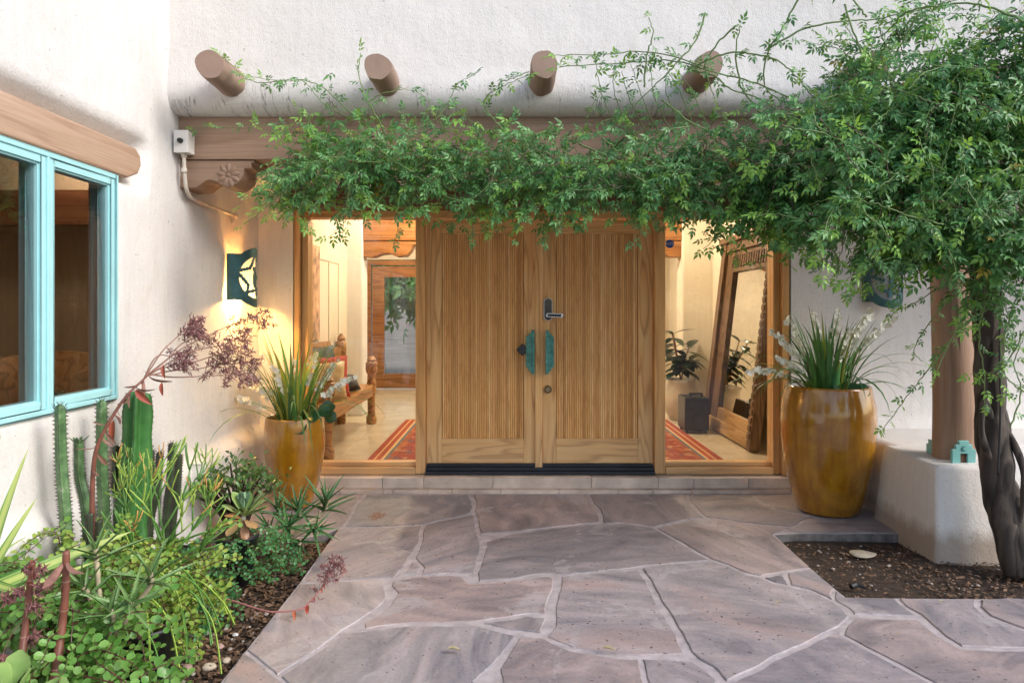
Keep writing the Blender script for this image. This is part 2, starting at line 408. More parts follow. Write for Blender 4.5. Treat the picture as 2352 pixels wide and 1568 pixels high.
def area(p): return .5*sum(p[i][0]*p[(i+1) % len(p)][1]-p[(i+1) % len(p)][0]*p[i][1] for i in range(len(p)))
def inset(poly, d):
    n = len(poly); out = []
    for i in range(n):
        a, b, c = poly[i-1], poly[i], poly[(i+1) % n]
        tx, ty = c[0]-a[0], c[1]-a[1]; L = math.hypot(tx, ty) or 1
        out.append((b[0] - ty/L*d, b[1] + tx/L*d))
    return out
def slabmesh(poly, z0, z1, name, mat, parent=None):
    if area(poly) < 0: poly = poly[::-1]
    return MB().prism(poly, z1, z0, 'z').build(name, mat, parent)
patio = slabmesh(slab, -.12, 0.0, 'patio', [M_grout, plain('slab_edge_concrete', (.17, .15, .14), .9, 0, .4, 20, .6)]); patio.data.polygons.foreach_set('material_index', [0, 0]+[1]*(len(patio.data.polygons)-2)); patio['kind'] = 'structure'
STONES = [
 [(226,98),(915,98),(855,165),(800,278),(700,318),(560,338),(226,345)],
 [(925,98),(1512,98),(1545,165),(1535,203),(1400,235),(1262,268),(1000,280),(808,278),(865,165)],
 [(1535,98),(2185,98),(2245,180),(2278,256),(2000,284),(1750,312),(1592,326),(1568,262),(1556,210),(1560,160)],
 [(770,292),(1000,286),(1252,276),(1228,350),(1188,450),(1125,530),(1092,572),(950,580),(760,594),(548,600)],
 [(1272,270),(1400,242),(1540,212),(1566,300),(1582,360),(1562,470),(1548,548),(1400,552),(1238,560),(1256,505),(1215,465),(1240,360)],
 [(1200,482),(1240,512),(1222,556),(1135,560)],
 [(1615,368),(1760,324),(2000,290),(2290,264),(2400,264),(2585,287),(2690,350),(2790,410),(2895,472),(2700,490),(2500,512),(2300,538),(2030,556),(1960,552),(1800,574),(1575,596),(1562,548),(1590,460)],
 [(2205,98),(2755,98),(2800,170),(2858,221),(2700,258),(2595,283),(2400,260),(2292,258),(2262,180)],
 [(2775,98),(3145,98),(3180,142),(3275,184),(3490,226),(3360,282),(3230,272),(3050,246),(2900,228),(2870,220),(2812,165)],
 [(3160,98),(4010,98),(4060,200),(4060,320),(3640,318),(3400,318),(3275,322),(3370,284),(3505,225),(3285,180),(3190,140)],
 [(2868,226),(3050,250),(3230,277),(3360,288),(3272,327),(3480,520),(3335,538),(3200,564),(3105,545),(2995,498),(2910,468),(2805,408),(2705,350),(2602,290)],
 [(3215,575),(3330,548),(3348,616),(3275,604)],
 [(3348,545),(3482,527),(3620,640),(3604,700),(3500,650),(3362,616)],
 [(2515,520),(2700,497),(2905,480),(2990,505),(3095,555),(3200,582),(3270,612),(3355,630),(3500,662),(3608,712),(3648,742),(3708,798),(3650,860),(3515,922),(3335,1010),(3020,1168),(2990,1176),(2960,1150),(2905,1080),(2835,1040),(2795,1000),(2745,900),(2665,770),(2605,690)],
 [(3630,648),(3680,687),(3965,692),(4012,742),(4095,800),(3900,790),(3728,783),(3690,745),(3618,705)],
 [(3735,806),(3900,808),(4095,820),(4155,865),(4255,935),(4340,990),(4704,992),(5100,995),(5300,1300),(4430,1300),(4190,1176),(3905,1030),(3675,905),(3680,870)],
 [(3980,692),(4430,697),(4432,745),(4515,808),(4704,878),(5000,990),(4704,978),(4348,975),(4265,920),(4112,792),(4024,740)],
 [(4452,697),(4704,696),(5200,696),(5300,985),(5050,985),(4704,865),(4525,795),(4450,740)],
 [(3655,882),(3668,918),(3895,1040),(4175,1182),(4400,1300),(2800,1300),(3035,1176),(3345,1022),(3522,932)],
 [(545,606),(760,601),(950,586),(1040,602),(1042,650),(1048,690),(1030,725),(870,826),(785,878),(645,980),(430,1134),(232,998)],
 [(226,1004),(425,1140),(480,1180),(620,1300),(0,1300),(90,1176)],
 [(1085,592),(1240,570),(1400,562),(1470,566),(1530,612),(1800,584),(1980,566),(2008,580),(1998,650),(1968,720),(1952,785),(1850,784),(1560,826),(1300,832),(1100,846),(905,868),(905,835),(1060,738),(1112,665),(1075,620)],
 [(1600,836),(1850,800),(1955,808),(1925,892),(1755,876)],
 [(785,892),(890,884),(1100,862),(1300,850),(1545,846),(1735,898),(1778,908),(1722,1000),(1632,1105),(1560,1176),(1440,1300),(640,1300),(490,1180),(445,1140),(655,985)],
 [(2048,564),(2300,546),(2492,525),(2580,690),(2640,780),(2718,900),(2758,1012),(2500,1026),(2352,1016),(2110,975),(1962,912),(2005,850),(2008,740),(2035,640)],
 [(1795,915),(1935,916),(2100,992),(2352,1036),(2490,1044),(2535,1176),(2560,1300),(1720,1300),(1700,1176),(1690,1095),(1740,1010)],
 [(2505,1044),(2795,1048),(2870,1100),(2945,1176),(2800,1290),(2590,1300),(2550,1176)],
]
def flag(poly, parent, gap=.004, z1=.0058):
    if area(poly) < 0: poly = poly[::-1]
    poly = [wob(x, y) for x, y in densify(poly)]
    a = inset(poly, gap); b = inset(poly, gap+.002); c = inset(poly, gap+.006); n = len(poly)
    z1 += RN.uniform(-.0015, .0015)
    vs = [(x, y, -.004) for x, y in a] + [(x, y, z1-.004) for x, y in b] + [(x, y, z1) for x, y in c]
    fs = [(i+k*n, (i+1) % n+k*n, (i+1) % n+(k+1)*n, i+(k+1)*n) for k in range(2) for i in range(n)] + [tuple(range(2*n, 3*n))]
    return MB().add(vs, fs).build('flagstone', M_stone, parent)
for s in STONES: flag([tuple(q(x, y)[:2]) for x, y in s], patio)
rr = random.Random(3); ycut = q(1000, 1300).y     # rougher flags go on towards and behind the camera
yy = ycut - .02
while yy > -3.4:
    y2 = yy - rr.uniform(.5, .8); x = left_edge(yy) + .01
    while x < 5.8:
        x2 = x + rr.uniform(.5, 1.1)
        flag([(x, yy), (x2, yy), (x2 + rr.uniform(-.1, .1), max(y2, -3.45)+.02), (max(x + .0, left_edge(y2)), max(y2, -3.45)+.02)], patio); x = x2 + .03
    yy = y2
def heightfield(name, poly, z, amp, mat, st=.05):
    xs = [p[0] for p in poly]; ys = [p[1] for p in poly]
    nx = int((max(xs)-min(xs))/st)+2; ny = int((max(ys)-min(ys))/st)+2; m = MB(); idx = {}
    for j in range(ny):
        for i in range(nx):
            x = min(xs)+i*st; y = min(ys)+j*st
            idx[i, j] = len(m.v); m.v.append((x, y, z + amp*noise.noise(Vector((x*2.3, y*2.3, 0))) + amp*.35*noise.noise(Vector((x*11, y*11, 5)))))
    for j in range(ny-1):
        for i in range(nx-1): m.f.append((idx[i,j], idx[i+1,j], idx[i+1,j+1], idx[i,j+1])); m.m.append(0)
    return struct(name, m, mat, smooth=True)
heightfield('planting_bed', [(-2.3, .6), (E0.x+.05, 4.75)], -.045, .02, M_soil)
heightfield('planting_bed', [(1.3, q(4704, 693).y-.12), (5.0, 4.8)], -.05, .018, M_soil)

# ================================================================== the house
house = thing('adobe_house', 'white plastered adobe house with brown log ends and oak double doors', 'house', (0, 5.4, 0))

def sstep(a, b, x):
    t = min(1, max(0, (x-a)/(b-a))); return t*t*(3-2*t)
# ---- left wall: a hand trowelled sheet with a hollow round the window lintel and a thicker foot
WY0, WY1, WZ0, WZ1 = -.6, 3.53, .973, 2.125
def left_x(y, z):
    x = .062*(1-sstep(.44, .56, z + .03*math.sin(y*1.7)))
    dy = max(-3-y, y-3.775, 0); dz = max(2.15-z, z-2.315, 0)
    if z > 1.9 or dy > 0: d = math.hypot(dy, dz); x -= .10*(1-sstep(0, .085, d)**.7)
    dyw = max(y-WY1, 0); dzw = max(WZ0-z, 0)
    if z < 2.2: x -= .012*(1-sstep(0, .04, math.hypot(dyw, dzw)))
    x += .012*noise.noise(Vector((y*1.6, z*1.6, 2))) + .004*noise.noise(Vector((y*7, z*7, 4)))
    x += .05*sstep(5.12, 5.42, y)**2 * (1 if z < 2.35 else 1)
    return XL + x
def cuts(a, b, st, brk):
    pts = sorted(set([a, b] + [t for t in brk if a < t < b])); out = []
    for s, e in zip(pts[:-1], pts[1:]):
        k = max(1, round((e-s)/st)); out += [s+(e-s)*i/k for i in range(k)]
    return out + [b]
ys = cuts(-2.2, 5.45, .035, [WY0, WY1]); zs = cuts(-.13, 4.3, .035, [WZ0, WZ1]); m = MB()
for y in ys:
    for z in zs: m.v.append((left_x(y, z), y, z))
nz = len(zs)
for i in range(len(ys)-1):
    for j in range(nz-1):
        yc, zc = (ys[i]+ys[i+1])/2, (zs[j]+zs[j+1])/2
        if WY0 < yc < WY1 and WZ0 < zc < WZ1: continue
        a = i*nz+j; m.f.append((a, a+nz, a+nz+1, a+1)); m.m.append(0)
m.build('left_wall', M_wall, house, smooth=True)
# thickness of the wall round the window (deep reveal) and the room behind
m = MB(); xo, xi = XL-.08, XL-.15
m.add([(xo, WY1, WZ0), (xi, WY1, WZ0), (xi, WY1, WZ1), (xo, WY1, WZ1)], [(0,1,2,3)])
m.add([(xo, WY0, WZ0), (xi, WY0, WZ0), (xi, WY1, WZ0), (xo, WY1, WZ0)], [(0,1,2,3)])
m.add([(xo, WY0, WZ1), (xi, WY0, WZ1), (xi, WY1, WZ1), (xo, WY1, WZ1)], [(3,2,1,0)])
m.build('window_reveal', M_wall, house)
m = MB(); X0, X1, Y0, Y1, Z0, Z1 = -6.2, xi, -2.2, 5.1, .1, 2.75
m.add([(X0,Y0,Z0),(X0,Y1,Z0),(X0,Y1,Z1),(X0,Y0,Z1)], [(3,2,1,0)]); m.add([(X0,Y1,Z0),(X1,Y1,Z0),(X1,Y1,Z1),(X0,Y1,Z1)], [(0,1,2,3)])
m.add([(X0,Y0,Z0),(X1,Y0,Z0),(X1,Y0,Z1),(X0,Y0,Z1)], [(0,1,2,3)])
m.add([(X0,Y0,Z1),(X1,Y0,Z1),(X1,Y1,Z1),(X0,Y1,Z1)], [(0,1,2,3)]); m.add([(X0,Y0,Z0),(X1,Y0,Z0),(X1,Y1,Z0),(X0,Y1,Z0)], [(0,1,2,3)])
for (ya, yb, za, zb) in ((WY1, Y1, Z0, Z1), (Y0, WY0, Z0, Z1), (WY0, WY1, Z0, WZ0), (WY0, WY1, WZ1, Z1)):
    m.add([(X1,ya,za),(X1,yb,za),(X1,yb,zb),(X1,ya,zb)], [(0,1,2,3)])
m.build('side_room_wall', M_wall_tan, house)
m = MB().box((-6.15, 1.2, 1.05), (-5.85, 4.9, 1.10)).box((-6.15, 1.2, 1.5), (-5.9, 4.9, 1.54)).box((-6.17, 3.9, .1), (-6.05, 4.85, 2.2)); m.build('wall_shelf', M_dark, house)
MB().box((-6.1, 4.95, 2.05), (-2.3, 5.09, 2.30)).box((-2.95, 5.02, .1), (-2.80, 5.09, 2.05)).build('room_beam', M_dark, house)
ch = thing('lounge_chair', 'round-backed brown lounge chair behind the aqua window', 'chair', (-3.2, 4.5, .1))
pts = [(-3.2+.42*math.cos(a), 4.5+.38*math.sin(a), 0) for a in [PI*i/16-.2 for i in range(19)]]
m = MB(); m.add([(x, y, .45) for x, y, z in pts]+[(x*1.0, y, 1.02+.12*math.sin(PI*i/18)) for i, (x, y, z) in enumerate(pts)], [(i, i+1, i+20, i+19) for i in range(18)])
o = m.build('back', M_bench, ch, smooth=True); md = o.modifiers.new('thick', 'SOLIDIFY'); md.thickness = .05
MB().lathe([(.36, .34), (.40, .40), (.36, .47), (.001, .48)], (-3.2, 4.5, .1), 24).build('seat', M_bench, ch, smooth=True)
for dx in (-.26, .26):
    for dy in (-.24, .24): MB().tube([(-3.2+dx, 4.5+dy, .1), (-3.2+dx*.9, 4.5+dy*.9, .46)], .022, 8).build('leg', M_dark, ch)
m = MB()                                                   # pleated curtain behind the nearer pane
cv = [(-2.72 + .035*math.sin(i*.9) + .01*math.sin(i*2.3), 1.75 + i*.03) for i in range(42)]
m.add([(x, y, .35) for x, y in cv] + [(x, y, 2.1) for x, y in cv], [(i, i+1, i+43, i+42) for i in range(41)])
m.build('curtain', plain('brown_curtain', (.12, .075, .05), .8), house, smooth=True)
# ---- window joinery
win = MB(); wx = XL+.006
def ybox(mb, xa, xb, ya, yb, za, zb, mi=0): mb.box((xa, ya, za), (xb, yb, zb), mi)
wwin = MB()
for (ya, yb, za, zb) in ((WY1-.022, WY1, WZ0, WZ1), (WY0, WY0+.022, WZ0, WZ1), (WY0+.022, WY1-.022, WZ0, WZ0+.022), (WY0+.022, WY1-.022, WZ1-.022, WZ1), (2.992, 3.008, WZ0+.022, WZ1-.022), (1.2, 1.22, WZ0+.022, WZ1-.022)):
    ybox(wwin, wx-.13, wx, ya, yb, za, zb)
window = wwin.build('window', M_teal, house, bevel=.003)
def sash(ya, yb):
    m = MB(); za, zb = WZ0+.024, WZ1-.024; x0, x1 = wx-.07, wx-.007; w = .032
    for a in ((ya, ya+w, za, zb), (yb-w, yb, za, zb), (ya+w, yb-w, za, za+w), (ya+w, yb-w, zb-w, zb)): ybox(m, x0, x1, *a)
    i = w; x1 = wx-.017; w2 = .009
    for a in ((ya+i, ya+i+w2, za+i, zb-i), (yb-i-w2, yb-i, za+i, zb-i), (ya+i+w2, yb-i-w2, za+i, za+i+w2), (ya+i+w2, yb-i-w2, zb-i-w2, zb-i)): ybox(m, x0, x1, *a)
    m.build('frame', M_teal, window, bevel=.003)
    MB().box((wx-.034, ya+w, za+w), (wx-.030, yb-w, zb-w)).build('pane', M_glassd, window)
sash(3.010, WY1-.024); sash(1.224, 2.990); sash(WY0+.024, 1.198)
# ---- lintel over the window, rounded end sunk in the hollow
prof = [(2.135+.0, -1), (2.315, -1)]
m = MB(); poly = [(-2.5, 2.125), (3.60, 2.125), (3.70, 2.165), (3.735, 2.22), (3.725, 2.27), (3.68, 2.302), (3.60, 2.305), (-2.5, 2.305)]
m.prism(poly, XL-.16, XL+.016, 'x').build('window_lintel', M_beam_y, house, bevel=.02, seg=4, smooth='angle')

# ---- wall above the porch: trowelled face with a rolled lower edge
YU = 4.06
prof = [(YU+.02, 4.35), (YU+.02, 3.6), (YU+.012, 3.1), (YU+.005, 2.86), (YU-.005, 2.80), (YU-.012, 2.75), (YU-.008, 2.71), (YU+.008, 2.67), (YU+.035, 2.64), (YU+.075, 2.618), (YU+.12, 2.612), (YU+.25, 2.612)]
m = MB(); pp = []
for a, b in zip(prof[:-1], prof[1:]):
    k = max(1, int(math.hypot(b[0]-a[0], b[1]-a[1])/.04)); pp += [(a[0]+(b[0]-a[0])*i/k, a[1]+(b[1]-a[1])*i/k) for i in range(k)]
pp.append(prof[-1]); xs = [XL-.12 + i*.04 for i in range(190)]
for x in xs:
    for y, z in pp:
        f = 1 if z > 2.613 else 0
        m.v.append((x, y + f*(.012*noise.noise(Vector((x*1.3, z*1.3, 9))) + .004*noise.noise(Vector((x*6, z*6, 1)))), z + f*.006*noise.noise(Vector((x*1.1, 0, 7)))))
k = len(pp)
for i in range(len(xs)-1):
    for j in range(k-1): a = i*k+j; m.f.append((a, a+1, a+k+1, a+k)); m.m.append(0)
m.build('upper_wall', M_wall_up, house, smooth=True)
MB().box((XL-.12, YU+.26, 2.66), (5.4, 4.45, 4.35)).build('parapet_core', M_wall, house)
# ---- carved porch beam, corbels
MB().prism([(4.18, 2.352), (4.44, 2.352), (4.44, 2.618), (4.18, 2.618)], -2.10, 5.3, 'x').build('porch_beam', M_beam, house, bevel=.008)
def uz(u, v, d=4.185): return ((u-1176)*d/F, H+(712-v)*d/F)
def cz(x, y): return uz((500+x/2.614)/1.27551, (350+y/2.614)/1.27551)
cb = [(60,272),(640,276),(636,330),(612,332),(612,372),(560,374),(551,420),(538,455),(508,487),(470,508),(432,517),(398,508),(365,488),(330,468),(295,462),(262,470),(232,492),(205,515),(170,524),(60,528)]
cbp = [cz(x, y) for x, y in cb]; cbp[0] = (-2.07, 2.348); cbp[1] = (cbp[1][0], 2.348); cbp[-1] = (-2.07, cbp[-1][1])
def corbel(mirror_at=None):
    pl = cbp if mirror_at is None else [(2*mirror_at - x, z) for x, z in cbp][::-1]
    cor = MB().prism(pl, 4.19, 4.42, 'y').build('corbel', M_beam, house, bevel=.010, seg=3, smooth='angle')
    c = cz(440, 424); cx = c[0] if mirror_at is None else 2*mirror_at - c[0]; m = MB()
    for i in range(9):                                    # carved petals and eye
        a = PI/2 + 2*PI*i/9; ax = Vector((math.cos(a), 0, math.sin(a))); sd_ = Vector((-math.sin(a), 0, math.cos(a))); pts = []; rows = 7
        for j in range(rows):
            t = j/(rows-1); w = .017*math.sin(PI*min(1, .18+.80*t))**.7; ctr = Vector((cx, 4.19, c[1])) + ax*(.018+.058*t)
            for s in (-1, -.5, 0, .5, 1): pts.append(ctr + sd_*w*s + Vector((0, -.010*(1-s*s)*math.sin(PI*min(1, .12+.80*t))-.0005, 0)))
        m.add(pts, [(r*5+s, r*5+s+1, (r+1)*5+s+1, (r+1)*5+s) for r in range(rows-1) for s in range(4)])
    pts = [(cx, 4.177, c[1])] + [(cx+.015*math.cos(2*PI*i/12), 4.189, c[1]+.015*math.sin(2*PI*i/12)) for i in range(12)]
    m.add(pts, [(0, 1+i, 1+(i+1) % 12) for i in range(12)])
    m.build('carved_flower', M_beam, cor, smooth=True)
corbel(); corbel(1.36)
# ---- log ends
for i, xv in enumerate((-1.665, -.745, .178, 1.085, 2.0, 2.92)):
    m = MB(); rnd = random.Random(40+i); k = 9; n = 28
    r0 = .082 if i == 0 else .078
    ph = [rnd.uniform(0, 6.28) for _ in range(4)]
    def rr_(a, t): return r0*(1+.045*math.sin(2*a+ph[0]+t*2)+.035*noise.noise(Vector((math.cos(a)*2.5, math.sin(a)*2.5+i*7, t*3)))*2+.025*math.sin(3*a+ph[1]-t*3)+.02*math.sin(5*a+ph[2]+t*5) + .03*t)
    y0, y1 = (3.755 if i != 1 else 3.79), 4.14
    for a_ in range(k):
        t = a_/(k-1); yy_ = y0+(y1-y0)*t
        for j in range(n):
            a = 2*PI*j/n; r = rr_(a, t)*(.95 if a_ == 0 else 1); m.v.append((xv+r*math.cos(a), yy_ + (.006*math.sin(a*2+ph[3]) if a_ < 2 else 0) - (.0 if a_ else .004), 2.78+r*math.sin(a)))
    for a_ in range(k-1):
        for j in range(n): j2 = (j+1) % n; m.f.append((a_*n+j, a_*n+j2, (a_+1)*n+j2, (a_+1)*n+j)); m.m.append(0)
    m.f.append(tuple(range(n-1, -1, -1))); m.m.append(0)
    m.build('log_end', M_viga, house, smooth='angle')
# ---- porch: ceiling, back walls, door lintel
YW = 5.41
MB().box((-2.2, 4.44, 2.356), (5.4, 5.5, 2.40)).build('porch_ceiling', M_wall, house)
def back_wall(xa, xb):
    xs_ = [xa+(xb-xa)*i/max(1, int((xb-xa)/.04)) for i in range(int((xb-xa)/.04)+1)]; zs_ = [-.05+i*.04 for i in range(61)]; m = MB()
    for x in xs_:
        for z in zs_:
            y = YW + .008*noise.noise(Vector((x*1.8, z*1.8, 12))) - .055*(1-sstep(.47, .58, z)) + (0 if xb > 0 else -.05*(1-sstep(xa, xa+.16, x))**2)
            if abs(x-xa) < 1e-6 and xb > 2: y = YW
            m.v.append((x, y, z))
    k = len(zs_)
    for i in range(len(xs_)-1):
        for j in range(k-1): a = i*k+j; m.f.append((a, a+k, a+k+1, a+1)); m.m.append(0)
    m.build('porch_wall', M_wall, house, smooth=True)
back_wall(-2.06, -1.735); back_wall(2.212, 5.4)
MB().box((-2.3, YW+.03, -.1), (-1.737, 5.62, 2.6)).build('wall_core', M_wall, house); MB().box((2.214, YW+.03, -.1), (5.4, 5.62, 2.6)).build('wall_core', M_wall, house)
MB().box((-1.72, 5.20, 2.222), (2.25, 5.60, 2.354)).build('door_lintel', M_dark, house, bevel=.006)
# ---- door joinery
D = 5.54
def X(u): return (u-1176)*D/F
def Z(v): return H+(712-v)*D/F
door_frame = MB().box((X(685)-.0, 5.42, .118), (X(698.6), 5.60, Z(485))).build('door_frame', M_frame, house, bevel=.004)
for a, b, yf in ((699.2, 713.4, 5.47), (1768.3, 1783, 5.47), (1784, 1800, 5.42)):
    MB().box((X(a), yf, .118), (X(b), 5.60, Z(505) if yf > 5.45 else Z(485))).build('jamb', M_frame, door_frame, bevel=.004)
MB().box((X(700), 5.45, Z(503)), (X(1782), 5.60, Z(486))).build('frame_head', M_frame_x, door_frame, bevel=.004)
MB().box((X(700), 5.425, Z(487)), (X(1782), 5.60, 2.225)).build('frame_head', M_frame_x, door_frame, bevel=.004)
MB().box((X(957), 5.47, .118), (X(979), 5.60, Z(504))).build('mullion', M_frame, door_frame, bevel=.004)
MB().box((X(1500), 5.47, .118), (X(1524), 5.60, Z(504))).build('mullion', M_frame, door_frame, bevel=.004)
for a, b in ((714, 957), (1524, 1768)):
    w = MB().box((X(a)+.001, 5.455, .118), (X(b)-.001, 5.60, Z(1068))).build('sidelight_window', M_frame_x, house, bevel=.004)
    MB().box((X(a)+.001, 5.50, Z(1067.5)), (X(b)-.001, 5.59, Z(1058))).build('sill', M_frame_x, w, bevel=.003)
    MB().box((X(a)+.001, 5.545, Z(1058)+.001), (X(b)-.001, 5.551, Z(504))).build('pane', M_glass, w)
def door_leaf(uL, uR, sL, sR, pL, pR, astragal=None):
    y0, y1 = 5.525, 5.57; d = MB().box((X(pL)-.01, y0+.014, Z(1006)-.01), (X(pR)+.01, y1, Z(538)+.01)).build('door', M_groove, house)
    def st(name, a, b, c, e, mt, yf=y0): MB().box((X(a), yf, Z(e)), (X(b), y1, Z(c))).build(name, mt, d, bevel=.003)
    zt, zb = 505.5, 1062
    st('stile', uL, sL, zt, zb, M_oak); st('stile', sR, uR, zt, zb, M_oak)
    st('rail', sL+.3, sR-.3, zt, 537.5, M_oak_x); st('rail', sL+.3, sR-.3, 1006.5, zb, M_oak_x)
    n = 37; w = (X(pR)-X(pL))/n; zlo, zhi = Z(1006), Z(538); r = w*.445; base = None
    for i in range(n):
        xc = X(pL)+w*(i+.5)
        if base is None:
            mb = MB(); vs = []
            for zc in (zlo, zhi): vs += [(r*math.cos(a), y0+.015-r*1.25*math.sin(a), zc) for a in [PI*j/7 for j in range(8)]]
            mb.add(vs, [(j+1, j, j+8, j+9) for j in range(7)]); base = mb.build('reed', M_reed, d, smooth=True); o = base
        else: o = base.copy(); C.collection.objects.link(o)
        o.location = (xc, RN.uniform(-.0006, .0006), 0)
    if astragal: MB().box((X(astragal[0]), y0-.022, Z(1072)), (X(astragal[1]), y1, Z(505))).build('astragal', M_oak, d, bevel=.003)
    return d
doorL = door_leaf(980.5, 1236, 1015, 1203, 1016, 1202, (1229, 1245))
doorR = door_leaf(1246, 1498.5, 1277, 1465, 1278, 1464)
doorL['label'] = 'left oak door leaf with vertical reeds'; doorR['label'] = 'right oak door leaf carrying the lock'
th = MB().box((X(980), 5.44, .118), (X(1499.5), 5.60, .140)).box((X(980), 5.475, .140), (X(1499.5), 5.60, .165)).box((X(981), 5.51, .165), (X(1499), 5.56, Z(1063.5)))
th.build('threshold', M_blackmetal, house, bevel=.003)
def pull(door, ux, sgn):
    m = MB(); x0 = X(ux)
    for k, (a, b, vt, vb, yf) in enumerate(((0, 4, 757, 858, 5.455), (4, 7, 757.5, 857, 5.462), (7, 10, 764, 851, 5.467), (10, 13, 765, 850, 5.473), (13, 16, 771, 843, 5.479), (16, 19, 772, 842, 5.484))):
        xa, xb = sorted((x0 + sgn*a/283., x0 + sgn*b/283.)); m.box((xa, yf, Z(vb)), (xb-.001, 5.50, Z(vt)))
    for v in (775, 838): m.box((x0+min(sgn*6, sgn*12)/283., 5.50, Z(v+4)), (x0+max(sgn*6, sgn*12)/283., 5.526, Z(v-4)))
    m.build('pull_handle', M_pat, door, bevel=.0015, seg=1)
pull(doorL, 1227, -1); pull(doorR, 1252.5, 1)
# digital lock
def capsule(cx, z0, z1, r, n=10):
    return [(cx+r*math.cos(a), z1-r+r*math.sin(a)) for a in [PI*i/n for i in range(n+1)]] + [(cx+r*math.cos(a), z0+r+r*math.sin(a)) for a in [PI+PI*i/n for i in range(n+1)]]
lock = MB().prism(capsule(X(1258.3), Z(736), Z(684.5), .035), 5.502, 5.526).build('lock', M_silver, doorR, bevel=.002)
MB().prism(capsule(X(1258.3), Z(735), Z(685.6), .031), 5.499, 5.503).build('lock_face', plain('lock_black_gloss', (.015, .02, .035), .12, 0, .2), lock)
MB().prism([(z, x) for x, z in capsule(Z(723), 0, 0, .001)][:0] or [(X(1254), Z(728)), (X(1291), Z(729)), (X(1293), Z(720)), (X(1256), Z(718.5)), (X(1253), Z(723))], 5.465, 5.48).build('lever', M_silver, lock, bevel=.003)
MB().prism([(X(1256), Z(726.3)), (X(1287), Z(727.2)), (X(1288), Z(721.6)), (X(1257), Z(720.4))], 5.463, 5.467).build('lever_inlay', M_black, lock)
MB().tube([(X(1258), 5.505, Z(723)), (X(1258), 5.47, Z(723))], .011, 12).build('lever_stem', M_silver, lock)
m = MB().tube([(X(1258), 5.526, Z(893)), (X(1258), 5.505, Z(893)), (X(1258), 5.500, Z(893))], [.031, .031, .026], 24)
bo = m.build('deadbolt', M_bronze, doorR, smooth='angle')
MB().tube([(X(1258), 5.503, Z(893)), (X(1258), 5.492, Z(893))], .017, 20).build('key_cylinder', plain('worn_brass', (.26, .20, .12), .35, .8), bo)
# lock box hanging askew behind the left pull
c0 = (X(1200), Z(802)); dm = [(c0[0]+dx*.052, c0[1]+dz*.052) for dx, dz in ((-1, 0), (-.05, -.98), (1, -.1), (.05, .95))]
tag(MB().prism(dm, 5.485, 5.52).build('key_box', M_black, None, bevel=.008, seg=3), 'small black diamond-shaped key box tilted behind the left pull handle', 'key box')

# ---- step up to the doors: cut flags on a thin lower course
step = struct('step', MB().box((X(600), 5.385, -.02), (2.30, 5.62, .098)), M_grout)
def course(name, cu, yf, yb, z0, z1, d):
    for a, b in zip(cu[:-1], cu[1:]):
        xa, xb = (a-1176)*d/F, (b-1176)*d/F; j = RN.uniform(0, .004)
        MB().box((xa+.0015, yf+j, z0), (xb-.0015, yb, z1+RN.uniform(-.001, .001))).build(name, M_step, step, bevel=.0035)
cu1 = [560, 700, 878, 972.5, 1132, 1359, 1512, 1594, 1720, 1830]
course('step_stone', cu1, 5.360, 5.385, .030, .1125, 5.36)
course('step_top_stone', cu1, 5.386, 5.475, .0985, .1125, 5.36)
course('lower_course_stone', [560, 780, 880, 902, 982, 1038, 1150, 1286, 1420, 1500, 1590, 1700, 1840], 5.312, 5.40, .0, .027, 5.31)

# ================================================================== inside the entry hall
ZF = .115
hall = MB().box((-2.75, 5.62, ZF-.05), (2.65, 11.6, ZF-.012)); hall = struct('hall_floor', hall, M_travertine)
base = None
for i in range(9):
    for j in range(10):
        if base is None: base = MB().box((0, 0, -.012), (.597, .597, 0)).build('floor_tile', M_travertine, hall, bevel=.002, seg=1); o = base
        else: o = base.copy(); C.collection.objects.link(o)
        o.location = (-2.75+i*.6, 5.605+j*.6, ZF)
m = MB(); ZC = 2.98
m.box((-2.20, 5.62, ZF), (-2.05, 8.5, ZC)); m.box((2.50, 5.62, ZF), (2.65, 8.5, ZC)); m.build('hall_wall', M_wall_in, house)
m = MB().box((-2.75, 8.5, ZF), (-1.86, 8.8, ZC)).build('hall_partition', M_wall, house, bevel=.03, seg=3)
m = MB().box((2.12, 8.5, ZF), (2.65, 8.8, ZC)).build('hall_partition', M_wall_in, house, bevel=.03, seg=3)
m = MB().box((-2.9, 8.8, ZF), (-2.75, 11.6, ZC)); m.box((2.65, 8.8, ZF), (2.8, 11.6, ZC)); m.box((-1.2, 11.5, ZF), (2.65, 11.6, ZC)); m.box((-2.75, 11.5, ZF), (-2.47, 11.6, ZC)); m.box((-2.47, 11.5, 2.28), (-1.2, 11.6, ZC)); m.build('hall_back_wall', M_wall_in, house)
MB().box((-2.9, 5.46, ZC), (2.8, 11.6, ZC+.1)).build('hall_ceiling', M_wall_in, house)
MB().box((-2.3, 5.605, 2.2), (2.65, 5.64, ZC)).build('hall_front_wall', M_wall_in, house)
MB().box((2.5, 5.605, ZF), (2.65, 5.64, 2.3)).box((-2.3, 5.605, ZF), (-2.0, 5.64, 2.3)).build('hall_front_wall', M_wall_in, house)
MB().box((-1.86, 8.52, 2.30), (2.12, 8.78, 2.56)).build('hall_beam', M_inwood, house, bevel=.01)
MB().box((-1.86, 8.50, 2.56), (2.12, 8.8, ZC)).build('hall_beam_wall', M_wall_in, house)
for mx, x0 in ((1, -1.862), (-1, 2.122)):
    pl = [(0, 2.298), (0, 2.10), (.12, 2.09), (.22, 2.13), (.32, 2.14), (.42, 2.10), (.54, 2.11), (.60, 2.18), (.62, 2.24), (.72, 2.25), (.72, 2.298)]
    MB().prism([(x0+mx*x, z) for x, z in pl], 8.54, 8.76).build('hall_corbel', M_inwood, house, bevel=.01)
